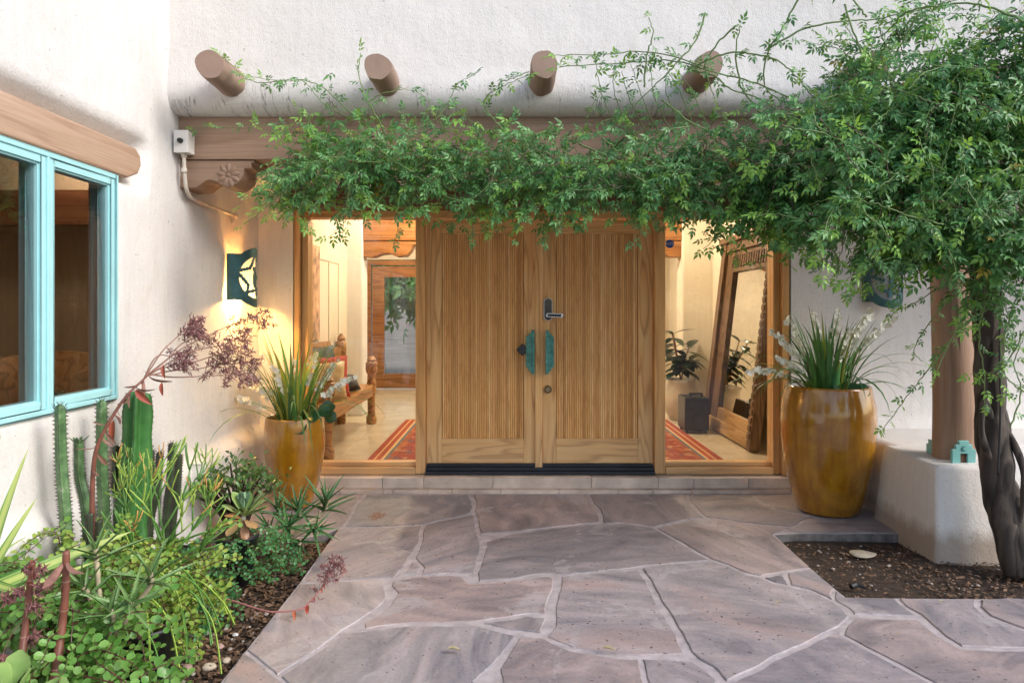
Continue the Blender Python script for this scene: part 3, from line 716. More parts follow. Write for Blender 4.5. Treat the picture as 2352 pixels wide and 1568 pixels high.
# plank ceiling strip in orange wood seen beyond the beam
for i in range(7): MB().box((-2.75, 8.85+i*.38, 2.86+.0), (2.65, 8.97+i*.38, 2.979)).build('ceiling_joist', M_inwood, house)
# glazed garden door at the back
gd = MB()
gd.box((-2.46, 11.42, ZF), (-2.36, 11.5, 2.26)).box((-2.36, 11.42, 2.18), (-1.2, 11.5, 2.26))
gdo = gd.build('garden_door', M_inwood, house)
g2 = MB().box((-2.34, 11.43, ZF+.01), (-2.14, 11.48, 2.16)).box((-1.40, 11.43, ZF+.01), (-1.21, 11.48, 2.16)).box((-2.14, 11.43, 1.98), (-1.40, 11.48, 2.16)).box((-2.14, 11.43, ZF+.01), (-1.40, 11.48, .37)); g2.build('frame', M_inwood, gdo)
MB().box((-2.14, 11.45, .37), (-1.40, 11.457, 1.98)).build('pane', M_glass, gdo)
# cream window recess on the left hall wall
m = MB()
for ya in (7.2, 7.62, 8.04): m.box((-2.05, ya, .9), (-2.04, ya+.03, 2.0))
m.box((-2.05, 7.2, 1.97), (-2.04, 8.08, 2.0)); m.build('hall_shutter', M_wall_in, house, bevel=.008)
MB().box((-2.05, 6.9, ZF), (-2.038, 8.5, ZF+.1)).build('baseboard', M_travertine, house)
# lamps of the hall: recessed cans
LAMP = emis('lamp_lens', (1, .80, .52), 14)
def can(x, y, z, watt, cat_lbl, col=(1, .85, .63), size=.05):
    t = thing('ceiling_light', cat_lbl, 'ceiling light', (x, y, z))
    MB().lathe([(.075, 0), (.075, -.012), (.055, -.014), (.055, -.002)], (x, y, z), 20, close=False).build('trim_ring', M_boxw, t)
    MB().lathe([(.054, -.004), (.001, -.004)], (x, y, z), 20, close=False).build('lens', LAMP, t)
    ld = bpy.data.lights.new('hall_lamp', 'POINT'); ld.energy = watt; ld.color = col; ld.shadow_soft_size = size
    lo = bpy.data.objects.new('hall_lamp', ld); C.collection.objects.link(lo); lo.location = (x, y, z-.08)
can(-.9, 7.9, ZC, 66, 'recessed warm ceiling light nearer the bench inside the hall')
can(1.2, 7.6, ZC, 66, 'recessed warm ceiling light nearer the leaning mirror inside the hall')
can(1.0, 10.3, ZC-.0, 70, 'recessed warm ceiling light in the far room at right')
can(-1.6, 10.2, ZC-.0, 50, 'recessed warm ceiling light in front of the garden door')
can(-3.1, 4.75, 2.74, 16, 'recessed dim ceiling light in the side room behind the aqua window', (1, .72, .42))

# ================================================================== furniture of the hall
def turned_post(x, y, z0, z1, r, name, parent):
    h = z1-z0
    pr = [(.9, 0), (1.05, .02), (1.05, .10), (.80, .13), (.70, .18), (.75, .30), (.68, .42), (.95, .46), (.95, .62), (.7, .65), (.75, .72), (1.1, .76), (1.2, .80), (1.2, .90), (.8, .925), (1.0, .94), (.8, .965), (.45, .985), (.35, 1.0)]
    return MB().lathe([(r*a, z0+h*t) for a, t in pr], (x, y, 0), 14).build(name, M_bench, parent, smooth='angle')
bench = thing('bench', 'carved old wooden bench with turned posts seen through the left sidelight', 'bench', (-1.83, 6.95, ZF))
turned_post(-1.63, 6.02, ZF, .86, .060, 'leg', bench); turned_post(-1.63, 7.92, ZF, .90, .058, 'leg', bench)
turned_post(-1.98, 6.02, ZF, 1.12, .05, 'leg', bench); turned_post(-1.98, 7.92, ZF, 1.16, .05, 'leg', bench)
MB().box((-1.98, 6.03, .545), (-1.60, 7.91, .575)).build('seat', wood('bench_seat_wood', (.30, .13, .035), (.50, .25, .08), (.56, .30, .10), 'y', .3, 3, 4, .3), bench, bevel=.006)
MB().box((-1.63, 6.06, .44), (-1.605, 7.88, .545)).build('apron', M_bench, bench, bevel=.004)
pl = [(6.04, .60), (7.90, .60), (7.90, 1.0), (7.5, 1.02), (7.35, 1.10), (6.6, 1.10), (6.45, 1.02), (6.04, 1.0)]
MB().prism(pl, -2.0, -1.965, 'x').build('backrest', M_bench, bench, bevel=.006)
def cushion(name, lbl, mat, loc, w, h, th, rx, rz):
    m = MB(); n = 14
    for s in (-1, 1):
        for i in range(n+1):
            for j in range(n+1):
                a, b = 2*i/n-1, 2*j/n-1; e = ((1-a**4)*(1-b**4))**.55
                pin = 1-.10*(1-abs(a*b)) * (max(abs(a), abs(b))**3)
                m.v.append((a*w/2*pin, s*th/2*e*(.9+.2*noise.noise(Vector((a*2, b*2, s)))), b*h/2*pin))
    k = (n+1)**2
    for s in (0, 1):
        for i in range(n):
            for j in range(n):
                a = s*k+i*(n+1)+j; f = (a, a+n+1, a+n+2, a+1); m.f.append(f if s == 0 else f[::-1]); m.m.append(0)
    R = Matrix.Translation(loc) @ Matrix.Rotation(rz, 4, 'Z') @ Matrix.Rotation(rx, 4, 'X')
    m.v = [tuple(R @ Vector(v)) for v in m.v]
    return tag(m.build(name, mat, None, smooth=True), lbl, 'cushion', 'cushions on the bench')
silk = plain('gold_silk', (.62, .48, .26), .38, 0, .25, 14, .2, 30)
cushion('cushion', 'pale gold cushion leaning at the front of the bench seat', silk, (-1.76, 6.40, .76), .42, .38, .15, math.radians(-14), math.radians(32))
cushion('cushion', 'red cushion just behind the pale gold one', plain('red_cloth', (.42, .05, .035), .7, 0, .25, 30), (-1.79, 6.66, .775), .42, .42, .13, math.radians(-12), math.radians(36))
cushion('cushion', 'large dark patterned cushion standing highest against the bench back', plain('dark_cloth', (.05, .07, .075), .7, 0, .7, 22), (-1.88, 6.72, .83), .44, .50, .12, math.radians(-10), math.radians(62))
cushion('cushion', 'small dark cushion lying nearest the far bench post', plain('slate_cloth', (.06, .06, .065), .7, 0, .5, 30), (-1.76, 7.20, .66), .30, .2, .14, math.radians(-50), math.radians(30))

# rug: striped border, patterned field, fringe
RX0, RX1, RY0, RY1 = -1.265, 1.85, 5.80, 8.15
M_rug, _t, _b = nt('patterned_rug_wool')
_sx = N(_t, 'SeparateXYZ'); _t.links.new(coords(_t), _sx.inputs[0])
_wx = math_n(_t, 'ADD', _sx.outputs[0], math_n(_t, 'MULTIPLY', noise_n(_t, coords(_t), 60, 2), .006))
_cx = (RX0+RX1)/2; _hx = (RX1-RX0)/2
_dx = math_n(_t, 'SUBTRACT', _hx, math_n(_t, 'ABSOLUTE', math_n(_t, 'SUBTRACT', _wx, _cx)))
_dy = math_n(_t, 'SUBTRACT', (RY1-RY0)/2, math_n(_t, 'ABSOLUTE', math_n(_t, 'SUBTRACT', _sx.outputs[1], (RY0+RY1)/2)))
_e = math_n(_t, 'MINIMUM', _dx, math_n(_t, 'ADD', _dy, .0))
_st = ramp(_t, math_n(_t, 'MULTIPLY', _dx, 1.6), [(0, (.30, .05, .03)), (.085, (.55, .33, .14)), (.115, (.33, .06, .03)), (.19, (.60, .40, .20)), (.23, (.10, .13, .16)), (.27, (.50, .22, .08)), (.36, (.30, .07, .03)), (.40, (.40, .10, .05))], 'CONSTANT')
_vo = N(_t, 'TexVoronoi', Scale=13.0, distance='MANHATTAN'); _t.links.new(coords(_t), _vo.inputs['Vector'])
_sx2 = N(_t, 'SeparateColor'); _t.links.new(_vo.outputs['Color'], _sx2.inputs[0])
_pt = ramp(_t, _sx2.outputs[0], [(0, (.36, .06, .035)), (.35, (.50, .17, .06)), (.55, (.28, .05, .04)), (.70, (.62, .40, .20)), (.82, (.08, .12, .17)), (.92, (.45, .12, .05))], 'CONSTANT')
_pt = mix(_t, ramp(_t, _vo.outputs['Distance'], [(.3, (0, 0, 0)), (.42, (.6, .6, .6))]), _pt, (.18, .03, .02))
_in = ramp(_t, math_n(_t, 'MULTIPLY', _dx, 1.6), [(.27, (0, 0, 0)), (.272, (.8, .8, .8)), (.36, (1, 1, 1))], 'CONSTANT')
_t.links.new(mix(_t, _in, _st, _pt), _b.inputs['Base Color']); _b.inputs['Roughness'].default_value = .95
bump(_t, _b, noise_n(_t, coords(_t), 260, 2), .5, .004)
rug = tag(MB().box((RX0, RY0, ZF+.001), (RX1, RY1, ZF+.011)).build('rug', M_rug), 'red and orange patterned rug with striped borders on the hall floor', 'rug')
m = MB(); y = RY0
while y < RY1:
    for x, s in ((RX0, -1), (RX1, 1)):
        L = RN.uniform(.022, .04); dy = RN.uniform(-.008, .008)
        m.add([(x, y, ZF+.006), (x, y+.007, ZF+.006), (x+s*L, y+.006+dy, ZF+.003), (x+s*L, y+.001+dy, ZF+.003)], [(0,1,2,3)])
    y += .013
m.build('fringe', plain('rug_fringe', (.62, .54, .42), .9), rug, kind='stuff')

# leaning mirror
mir = thing('floor_mirror', 'tall carved wooden mirror leaning against the right hall wall', 'mirror', (2.28, 7.0, ZF))
TL = math.atan2(.24, 2.06)
def mm(s, t, n):   # s along y, t up the leaning frame, n out of the face (towards -x)
    return (2.26 + .02 + t*math.sin(TL) - n*math.cos(TL), 6.28 + s, ZF + .012 + t*math.cos(TL) + n*math.sin(TL))
def mbox(mb, s0, s1, t0, t1, n0, n1):
    vs = [mm(s, t, n) for n in (n0, n1) for s, t in ((s0, t0), (s1, t0), (s1, t1), (s0, t1))]
    mb.add(vs, [(0,3,2,1),(4,5,6,7),(0,1,5,4),(1,2,6,5),(2,3,7,6),(3,0,4,7)])
W_, HT = 1.55, 2.08
m = MB(); mbox(m, 0, .10, 0, HT, 0, .10); m.build('frame_post', M_mirrorwood, mir, bevel=.006)
m = MB(); mbox(m, W_-.13, W_, 0, HT, 0, .10); m.build('frame_post', M_mirrorwood, mir, bevel=.006)
m = MB(); mbox(m, .10, W_-.13, 0, .12, 0, .09); m.build('frame_rail', M_mirrorwood_y, mir, bevel=.006)
m = MB(); mbox(m, .10, W_-.13, HT-.13, HT, 0, .09); mbox(m, -.04, W_+.04, HT-.03, HT+.03, -.01, .13); m.build('frame_rail', M_mirrorwood, mir, bevel=.006)
m = MB(); mbox(m, .10, .20, .12, HT-.13, 0, .06); mbox(m, W_-.36, W_-.13, .12, HT-.13, 0, .06); mbox(m, .2, W_-.36, HT-.36, HT-.13, 0, .06); m.build('inner_frame', M_mirrorwood, mir, bevel=.005)
m = MB(); mbox(m, .20, W_-.36, .12, .24, 0, .055); m.build('inner_rail', M_mirrorwood_y, mir, bevel=.005)
m = MB()
for k in range(26):   # carved beads down the near post and along the top
    t = .10+k*.075; mbox(m, .015, .085, t, t+.05, .10, .112); mbox(m, .12, .18, t+.1 if t+.15 < HT-.2 else 1.6, t+.15 if t+.15 < HT-.2 else 1.65, .06, .07)
for k in range(15): mbox(m, .22+k*.07, .26+k*.07, HT-.31, HT-.18, .06, .073)
m.build('carving', M_mirrorwood, mir, bevel=.003, seg=1)
m = MB(); m.add([mm(.2, .24, .03), mm(.2, HT-.36, .03), mm(W_-.36, HT-.36, .03), mm(W_-.36, .24, .03)], [(0,1,2,3)]); m.build('mirror_glass', M_mirror, mir)

# rubber plant in a pale pot, black case
def fleshy(o_pts, w, cup=.3, n=5, thick=.0):
    "broad leaf: rows of 5 across"
    return None
def leaf_mesh(L, W, shape='ovate', droop=.2, cup=.18, rows=7, thick=.0, teeth=0):
    "leaf along +y, face +z"
    mb = MB(); R = []
    for i in range(rows):
        t = i/(rows-1)
        if shape == 'ovate': w = W*math.sin(PI*min(1, t*.97+.03))**.8*(1.15-.4*t)
        elif shape == 'paddle': w = W*(.22+.78*math.sin(PI*.5*min(1, t*1.35))**1.6)*(1 if t < .72 else math.sqrt(max(0, 1-((t-.72)/.285)**2)))
        elif shape == 'spike': w = W*(1-t)**.75*(1 if t > .1 else .85)
        elif shape == 'round': w = W*math.sqrt(max(0, 1-(2*t-1)**2)) + .0005
        y = L*t; z = -droop*L*t*t
        ww = w*(1.12 if teeth and i % 2 else 1)
        R.append([(s*ww, y, z + cup*abs(s)**2*w) for s in (-1, -.55, 0, .55, 1)])
    for r in R: mb.v += r
    for i in range(rows-1):
        for j in range(4): a = i*5+j; mb.f.append((a, a+1, a+6, a+5)); mb.m.append(0)
    if thick:
        k = len(mb.v)
        for r in R:
            w = abs(r[0][0]); mb.v += [(x*.98, y, z-thick*(1-abs(x/(w+1e-6))**2)-.0004) for x, y, z in r]
        for i in range(rows-1):
            for j in range(4): a = k+i*5+j; mb.f.append((a+5, a+6, a+1, a)); mb.m.append(0)
            a = i*5; b = k+i*5; mb.f += [(a+5, a, b, b+5), (a+4, a+9, b+9, b+4)]; mb.m += [0, 0]
    return mb
def orient(d, up=(0, 0, 1), roll=0):
    d = Vector(d).normalized(); z = Vector(up); x = d.cross(z); x = x.normalized() if x.length > 1e-3 else Vector((1, 0, 0))
    z = x.cross(d); M = Matrix((x, d, z)).transposed().to_4x4()
    return M @ Matrix.Rotation(roll, 4, 'Y')
def put(src, pos, d, sc=1, up=(0, 0, 1), roll=0, parent=None, name=None, mat=None, scl=None):
    o = src.copy(); C.collection.objects.link(o); attach(o, parent)
    if parent is not None and parent.type == 'MESH': o.matrix_parent_inverse = Matrix.Identity(4)
    M = Matrix.Translation(Vector(pos)) @ orient(d, up, roll) @ (Matrix.Diagonal((*scl, 1)) if scl else Matrix.Scale(sc, 4))
    o.matrix_basis = M
    if name: o.name = name
    return o
PROTO = []
def proto(mb, name, mat, smooth=True):
    o = mb.build(name, mat, smooth=smooth); PROTO.append(o); return o
L_dark = leafm('glossy_dark_leaf', (.008, .022, .012), (.02, .045, .02), .22, .06)
rb = thing('rubber_plant', 'dark leaved rubber plant in a tall cream pot inside the right sidelight', 'plant', (2.03, 8.2, ZF))
M_creampot = plain('cream_pot_clay', (.50, .44, .33), .6, 0, .15, 7, .5, 25)
MB().lathe([(.13, 0), (.18, .1), (.205, .22), (.20, .34), (.17, .44), (.185, .49), (.17, .49), (.16, .44)], (2.03, 8.2, ZF), 28).build('pot', M_creampot, rb, smooth=True)
lf = proto(leaf_mesh(.20, .05, 'ovate', .25, .2), 'leaf', L_dark)
for k in range(6):
    a = k*1.6+.4; tip = Vector((2.03+.13*math.cos(a), 8.2+.12*math.sin(a), .82+.16*(k % 3)))
    pts = spline([(2.03, 8.2, .55), (2.03+.05*math.cos(a), 8.2+.04*math.sin(a), .8), tip], 5)
    MB().tube(pts, .008, 6).build('stem', M_bench, rb)
    for j in range(9):
        p = pts[3+j % 8] if j < 7 else tip; b = a+j*2.4
        put(lf, p, (math.cos(b)-.3, math.sin(b)-.3, .35 if j > 6 else -.15), RN.uniform(.95, 1.4), parent=rb)
cs = thing('luggage_case', 'black hard case standing on the rug beside the leaning mirror', 'case', (1.97, 7.40, ZF))
MB().box((1.84, 7.26, ZF+.03), (2.10, 7.58, .50)).build('shell', M_black, cs, bevel=.02, seg=3)
MB().box((1.90, 7.30, .50), (1.92, 7.33, .53)).box((2.02, 7.30, .50), (2.04, 7.33, .53)).box((1.90, 7.30, .53), (2.04, 7.33, .545)).build('handle', M_black, cs, bevel=.004)
for x in (1.87, 2.07):
    for y in (7.30, 7.54): MB().tube([(x-.012, y, ZF+.026), (x+.012, y, ZF+.026)], .024, 12).build('wheel', M_black, cs)
for x in (1.90, 2.02): MB().box((x, 7.248, .36), (x+.03, 7.262, .42)).build('latch', M_pot, cs, bevel=.003)
MB().box((1.93, 7.245, .24), (2.01, 7.262, .30)).build('label_plate', M_blackmetal, cs, bevel=.003)
# painting
pc = thing('painting', 'tall narrow painting in red and ochre on the left hall wall', 'painting', (-2.04, 6.8, 1.15))
MB().box((-2.05, 6.45, 1.12), (-2.02, 7.18, 2.10)).build('canvas', plain('ochre_red_canvas', (.50, .30, .17), .6, 0, .75, 9), pc, bevel=.004)
# security sticker on the right sidelight
s_ = thing('window_sticker', 'small round blue security sticker on the right sidelight glass', 'sticker', (X(1538), 5.54, Z(560)))
blue = plain('sticker_blue', (.02, .10, .45), .4, 0, .05)
MB().prism([(X(1538.5)+.036*math.cos(PI/8+i*PI/4), Z(560)+.036*math.sin(PI/8+i*PI/4)) for i in range(8)], 5.541, 5.5445).build('disc', blue, s_)
def text(body, size, loc, mat, parent, rot=(PI/2, 0, 0), ext=.0006):
    cu = bpy.data.curves.new('lettering', 'FONT'); cu.body = body; cu.size = size; cu.extrude = ext; cu.align_x = 'CENTER'; cu.align_y = 'CENTER'
    cu.materials.append(mat); o = bpy.data.objects.new('lettering', cu); C.collection.objects.link(o); attach(o, parent); o.location = loc; o.rotation_euler = rot; return o
_o = text('ADT', .034, (X(1538.5), 5.5395, Z(560)), M_boxw, s_)
bpy.context.view_layer.update(); _me = bpy.data.meshes.new_from_object(_o.evaluated_get(bpy.context.evaluated_depsgraph_get()))
_n = bpy.data.objects.new('lettering', _me); C.collection.objects.link(_n); attach(_n, s_); _n.location = _o.location; _n.rotation_euler = _o.rotation_euler; bpy.data.objects.remove(_o); _n.name = 'lettering'

# ================================================================== things on the walls
def sconce(lit, to_back, loc, lbl):
    "bent metal sheet with a round cut out of branches and a bird"
    r = .15; t = thing('wall_sconce', lbl, 'wall lamp', loc, 'patina wall sconces beside the porch')
    def mp(s, z, rr=r, dy=0):
        th = s/r; x, y = rr*math.cos(th), rr*math.sin(th)
        if to_back: x, y = rr*math.sin(-th), -rr*math.cos(th)
        return (loc[0]+x, loc[1]+y, loc[2]+z)
    def seg(px, pz, ax, az_, bx, bz, w):
        dx, dz = bx-ax, bz-az_; u = max(0, min(1, ((px-ax)*dx+(pz-az_)*dz)/(dx*dx+dz*dz))); return math.hypot(px-ax-u*dx, pz-az_-u*dz) < 1.9*w*(1+.2*math.sin(u*23+ax*60))
    def solid(s, z):
        out = (abs(z) < .166 and True) or math.hypot(s, z) < .215
        if not out: return False
        q_ = math.hypot(s, z)
        if q_ > .152: return True
        if z < -.118 and z > -.132+.0*s and False: return True
        if ((s+.012)/.027)**2 + ((z+.012-.1*s)/.066)**2 < 1: return True
        if math.hypot(s+.02, z-.060) < .020: return True
        if seg(s, z, -.02, .058, -.037, .062, .003): return True
        if seg(s, z, .0, -.05, .012, -.125, .008): return True
        for a in ((-.152, .045, -.07, .066, .0055), (-.07, .066, -.045, .10, .006), (-.045, .10, -.02, .152, .006), (-.15, .02, -.085, -.055, .006), (-.085, -.055, -.092, -.13, .0055), (-.11, -.112, .08, -.075, .006), (.15, .03, .06, .0, .006)):
            if seg(s, z, *a): return True
        return False
    st = .0042; ns = int(.4712/st); nz_ = int(.44/st); m = MB(); idx = {}
    def vi(i, j):
        if (i, j) not in idx:
            idx[i, j] = len(m.v); m.v.append(mp(-.2356+i*.4712/ns, -.22+j*st))
        return idx[i, j]
    for i in range(ns):
        for j in range(nz_):
            if solid(-.2356+(i+.5)*.4712/ns, -.22+(j+.5)*st): m.f.append((vi(i, j), vi(i+1, j), vi(i+1, j+1), vi(i, j+1))); m.m.append(0)
    sh = m.build('shade', M_sheet, t, smooth=True)
    md = sh.modifiers.new('thick', 'SOLIDIFY'); md.thickness = .0025; md.offset = 0
    m = MB(); n = 24; zz = (-.162, .162)
    m.add([mp(-.232+i*.464/n, z, .138) for z in zz for i in range(n+1)], [(i, i+1, i+n+2, i+n+1) for i in range(n)])
    if lit:
        mt = emis('lit_mica', (1, .66, .28), 5.5)
        _t = mt.node_tree; _b = _t.nodes['Principled BSDF']; sx_ = N(_t, 'SeparateXYZ'); _t.links.new(coords(_t), sx_.inputs[0])
        e = ramp(_t, math_n(_t, 'SUBTRACT', sx_.outputs[2], loc[2]-.5), [(.34, (1, 1, 1)), (.5, (.55, .55, .55)), (.66, (.25, .25, .25))])
        _t.links.new(math_n(_t, 'MULTIPLY', e, 1.9), _b.inputs['Emission Strength'])
    else: mt = plain('unlit_mica', (.35, .38, .38), .4)
    m.build('mica_panel', mt, t, smooth=True)
    bx = MB(); c = mp(0, -.09, .05); bx.lathe([(.012, -.03), (.02, .0), (.028, .03), (.02, .055), (.001, .06)], c, 12)
    bx.build('bulb', emis('lit_bulb', (1, .75, .4), 25) if lit else M_boxw, t, smooth=True)
    if lit:
        ld = bpy.data.lights.new('sconce_lamp', 'POINT'); ld.energy = 22; ld.color = (1, .52, .13); ld.shadow_soft_size = .02
        lo = bpy.data.objects.new('sconce_lamp', ld); C.collection.objects.link(lo); lo.location = mp(0, -.125, .055); attach(lo, t)
    return t
sconce(True, False, (XL+.012, 5.0, 1.667), 'lit patina wall sconce with bird cutout beside the left sidelight')
sconce(False, True, (2.92, 5.40, 1.66), 'unlit blue-green wall sconce half hidden under the vine at right')

jb = thing('junction_box', 'off-white metal box with a black knob on the left end of the porch beam', 'electrical box', (-1.96, 4.10, 2.36))
bx0, bx1 = (402-1176)*4.10/F, (429-1176)*4.10/F
MB().box((bx0, 4.095, 2.375), (bx1+.012, 4.178, 2.505)).build('body', M_boxw, jb, bevel=.004)
MB().box((bx0-.002, 4.085, 2.373), (bx1+.014, 4.095, 2.507)).build('cover', M_boxw, jb, bevel=.003)
kc = P(415, 323.5, 4.085)
MB().tube([kc, kc+Vector((0, -.012, 0)), kc+Vector((0, -.024, 0))], [.016, .016, .012], 14).build('knob', M_black, jb, smooth='angle')
cd = thing('conduit_pipe', 'thin painted conduit bending down the left wall towards the sconce', 'conduit', (-2.0, 4.2, 2.15))
pts = spline([(-1.985, 4.13, 2.38), (-1.985, 4.135, 2.30), (-1.985, 4.145, 2.23), (-1.99, 4.17, 2.175), (-2.0, 4.24, 2.135), (-2.005, 4.36, 2.125), (-2.008, 4.6, 2.12), (-2.008, 4.93, 2.115)], 6)
MB().tube(pts, .0115, 10).build('pipe', M_cond, cd, smooth=True)
for z in (2.368, 2.275): MB().tube([(-1.985, 4.133, z-.012), (-1.985, 4.133, z+.012)], .017, 12).build('coupling', M_cond, cd)
MB().tube([(-2.008, 4.91, 2.115), (-2.008, 4.97, 2.115)], .018, 12).tube([(-2.008, 4.955, 2.115), (-2.03, 4.955, 2.06)], .012, 8).build('elbow', M_cond, cd)
ob = thing('outlet_box', 'small white weatherproof outlet box low on the left wall behind the jade bush', 'outlet box', (-1.95, 4.4, .40))
c = P(455, 1078, 4.28)
MB().box((XL-.0, 4.23, .345), (XL+.115, 4.32, .475)).build('body', M_boxw, ob, bevel=.004)
MB().box((XL-.0, 4.222, .475), (XL+.122, 4.328, .483)).build('lid', M_boxw, ob, bevel=.002)

# ================================================================== right side: bench wall, pedestal, post
def rounded_block(name, corners_bot, corners_top, z0, z1, mat, parent, bev, lbl=None):
    m = MB(); n = len(corners_bot)
    m.add([(x, y, z0) for x, y in corners_bot]+[(x, y, z1) for x, y in corners_top], [tuple(range(n-1, -1, -1)), tuple(range(n, 2*n))]+[(i, (i+1) % n, (i+1) % n+n, i+n) for i in range(n)])
    bm = bmesh.new(); me = bpy.data.meshes.new(name); me.from_pydata(m.v, [], m.f); bm.from_mesh(me)
    bmesh.ops.bevel(bm, geom=list(bm.edges), offset=bev, segments=5, profile=.5, affect='EDGES', clamp_overlap=True)
    bmesh.ops.triangulate(bm, faces=[f for f in bm.faces if len(f.verts) > 4])
    for _ in range(4):
        es = [e for e in bm.edges if e.calc_length() > .09]
        if es: bmesh.ops.subdivide_edges(bm, edges=es, cuts=1, use_grid_fill=True)
    bm.normal_update()
    for v in bm.verts: v.co += v.normal*(.012*noise.noise(v.co*3.2)+.003*noise.noise(v.co*11))
    bm.to_mesh(me); bm.free(); me.materials.append(mat); me.polygons.foreach_set('use_smooth', [True]*len(me.polygons))
    o = bpy.data.objects.new(name, me); C.collection.objects.link(o); attach(o, parent); return o
ped = thing('plaster_pedestal', 'tapered white plaster block with stained foot that carries the brown porch post', 'pedestal', (2.75, 4.3, 0))
# dirt line at the foot
M_ped2 = M_ped
_t = M_ped2.node_tree; _b = _t.nodes['Principled BSDF']; _lk = _b.inputs['Base Color'].links[0].from_socket
_sx = N(_t, 'SeparateXYZ'); _t.links.new(coords(_t), _sx.inputs[0])
_z = math_n(_t, 'ADD', _sx.outputs[2], math_n(_t, 'MULTIPLY', noise_n(_t, coords(_t, (1, 1, .5)), 16, 7, .75), -.15))
_t.links.new(mix(_t, ramp(_t, _z, [(.0, (.25, .25, .25)), (.09, (1, 1, 1))]), (.30, .22, .16), _lk), _b.inputs['Base Color'])
rounded_block('block', [(2.45, 3.95), (2.955, 3.95), (3.0, 4.72), (2.47, 4.72)], [(2.50, 4.02), (2.90, 4.02), (2.93, 4.66), (2.53, 4.66)], -.14, .515, M_ped2, ped, .03)
bn = thing('plaster_bench', 'low white plaster bench built along the wall behind the pedestal', 'bench', (3.2, 5.0, 0))
rounded_block('bench_body', [(2.60, 4.60), (5.5, 4.60), (5.5, 5.43), (2.42, 5.43)], [(2.66, 4.70), (5.5, 4.70), (5.5, 5.43), (2.50, 5.43)], -.14, .50, M_ped, bn, .06)
post = thing('porch_post', 'smooth brown painted log post standing on the plaster pedestal', 'post', (2.73, 4.25, .51))
m = MB(); n = 28; k = 26; zz0, zz1 = .50, 2.36
for a_ in range(k):
    t = a_/(k-1); z = zz0+(zz1-zz0)*t; r = .119-.010*t
    for j in range(n):
        a = 2*PI*j/n; f = 1+.05*noise.noise(Vector((math.cos(a)*1.3, math.sin(a)*1.3, z*1.6)))+.018*noise.noise(Vector((math.cos(a)*5, math.sin(a)*5, z*.7)))
        m.v.append((2.738+.012*math.sin(z*2.2)+r*f*math.cos(a), 4.25+r*f*math.sin(a), z))
for a_ in range(k-1):
    for j in range(n): j2 = (j+1) % n; m.f.append((a_*n+j, a_*n+j2, (a_+1)*n+j2, (a_+1)*n+j)); m.m.append(0)
m.build('trunk', M_post, post, smooth=True)
cr = [(2200-1176, 655), (2206-1176, 760), (2209-1176, 800), (2211-1176, 850)]
m = MB(); pts = [Vector((x*4.125/F, 4.138, H+(712-v)*4.125/F)) for x, v in cr]; pts = spline(pts, 5)
for i in range(len(pts)-1): w = .004*(1-abs(i/len(pts)-.4)); m.add([pts[i]+Vector((-w, 0, 0)), pts[i]+Vector((w, 0, 0)), pts[i+1]+Vector((w, 0, 0)), pts[i+1]+Vector((-w, 0, 0))], [(0,1,2,3)])
# (the drying split is a dark groove strip standing just proud of the round log)
m.build('drying_split', plain('split_dark', (.05, .03, .02), .9), post)
MB().box((2.50, 4.12, 2.26), (2.95, 4.42, 2.351)).build('capital', M_beam, post, bevel=.01)

pq = thing('house_tile', 'small teal stepped house-shaped tile with a crescent leaning on the post foot', 'tile', (2.70, 4.06, .515))
st = [(-.070, 0), (-.020, 0), (-.020, .058), (.022, .058), (.022, 0), (.072, 0), (.072, .085), (.052, .085), (.052, .112), (.032, .112), (.032, .135), (-.030, .135), (-.030, .112), (-.050, .112), (-.050, .085), (-.070, .085)]
qx, qz = 2.705, .513
MB().prism([(qx+x, qz+z) for x, z in st], 4.085, 4.105).build('plate', M_tile, pq, bevel=.003, seg=1)
MB().box((qx-.021, 4.098, qz), (qx+.023, 4.106, qz+.059)).build('doorway', M_dark, pq)
cres = [(qx+.016*math.cos(a), qz+.088+.016*math.sin(a)) for a in [math.radians(50+i*26) for i in range(11)]] + [(qx+.006+.012*math.cos(a), qz+.090+.012*math.sin(a)) for a in [math.radians(300-i*24) for i in range(10)]]
MB().prism(cres, 4.081, 4.0855).build('crescent', plain('dark_teal_glaze', (.05, .2, .2), .3), pq)
pq2 = tag(MB().prism([(x, z) for x, z in [(4.27, .512), (4.37, .512), (4.37, .58), (4.35, .58), (4.35, .61), (4.29, .61), (4.29, .58), (4.27, .58)]], 2.652, 2.658, 'x').build('house_tile', M_tile), 'second teal tile turned edge-on at the left side of the post foot', 'tile')

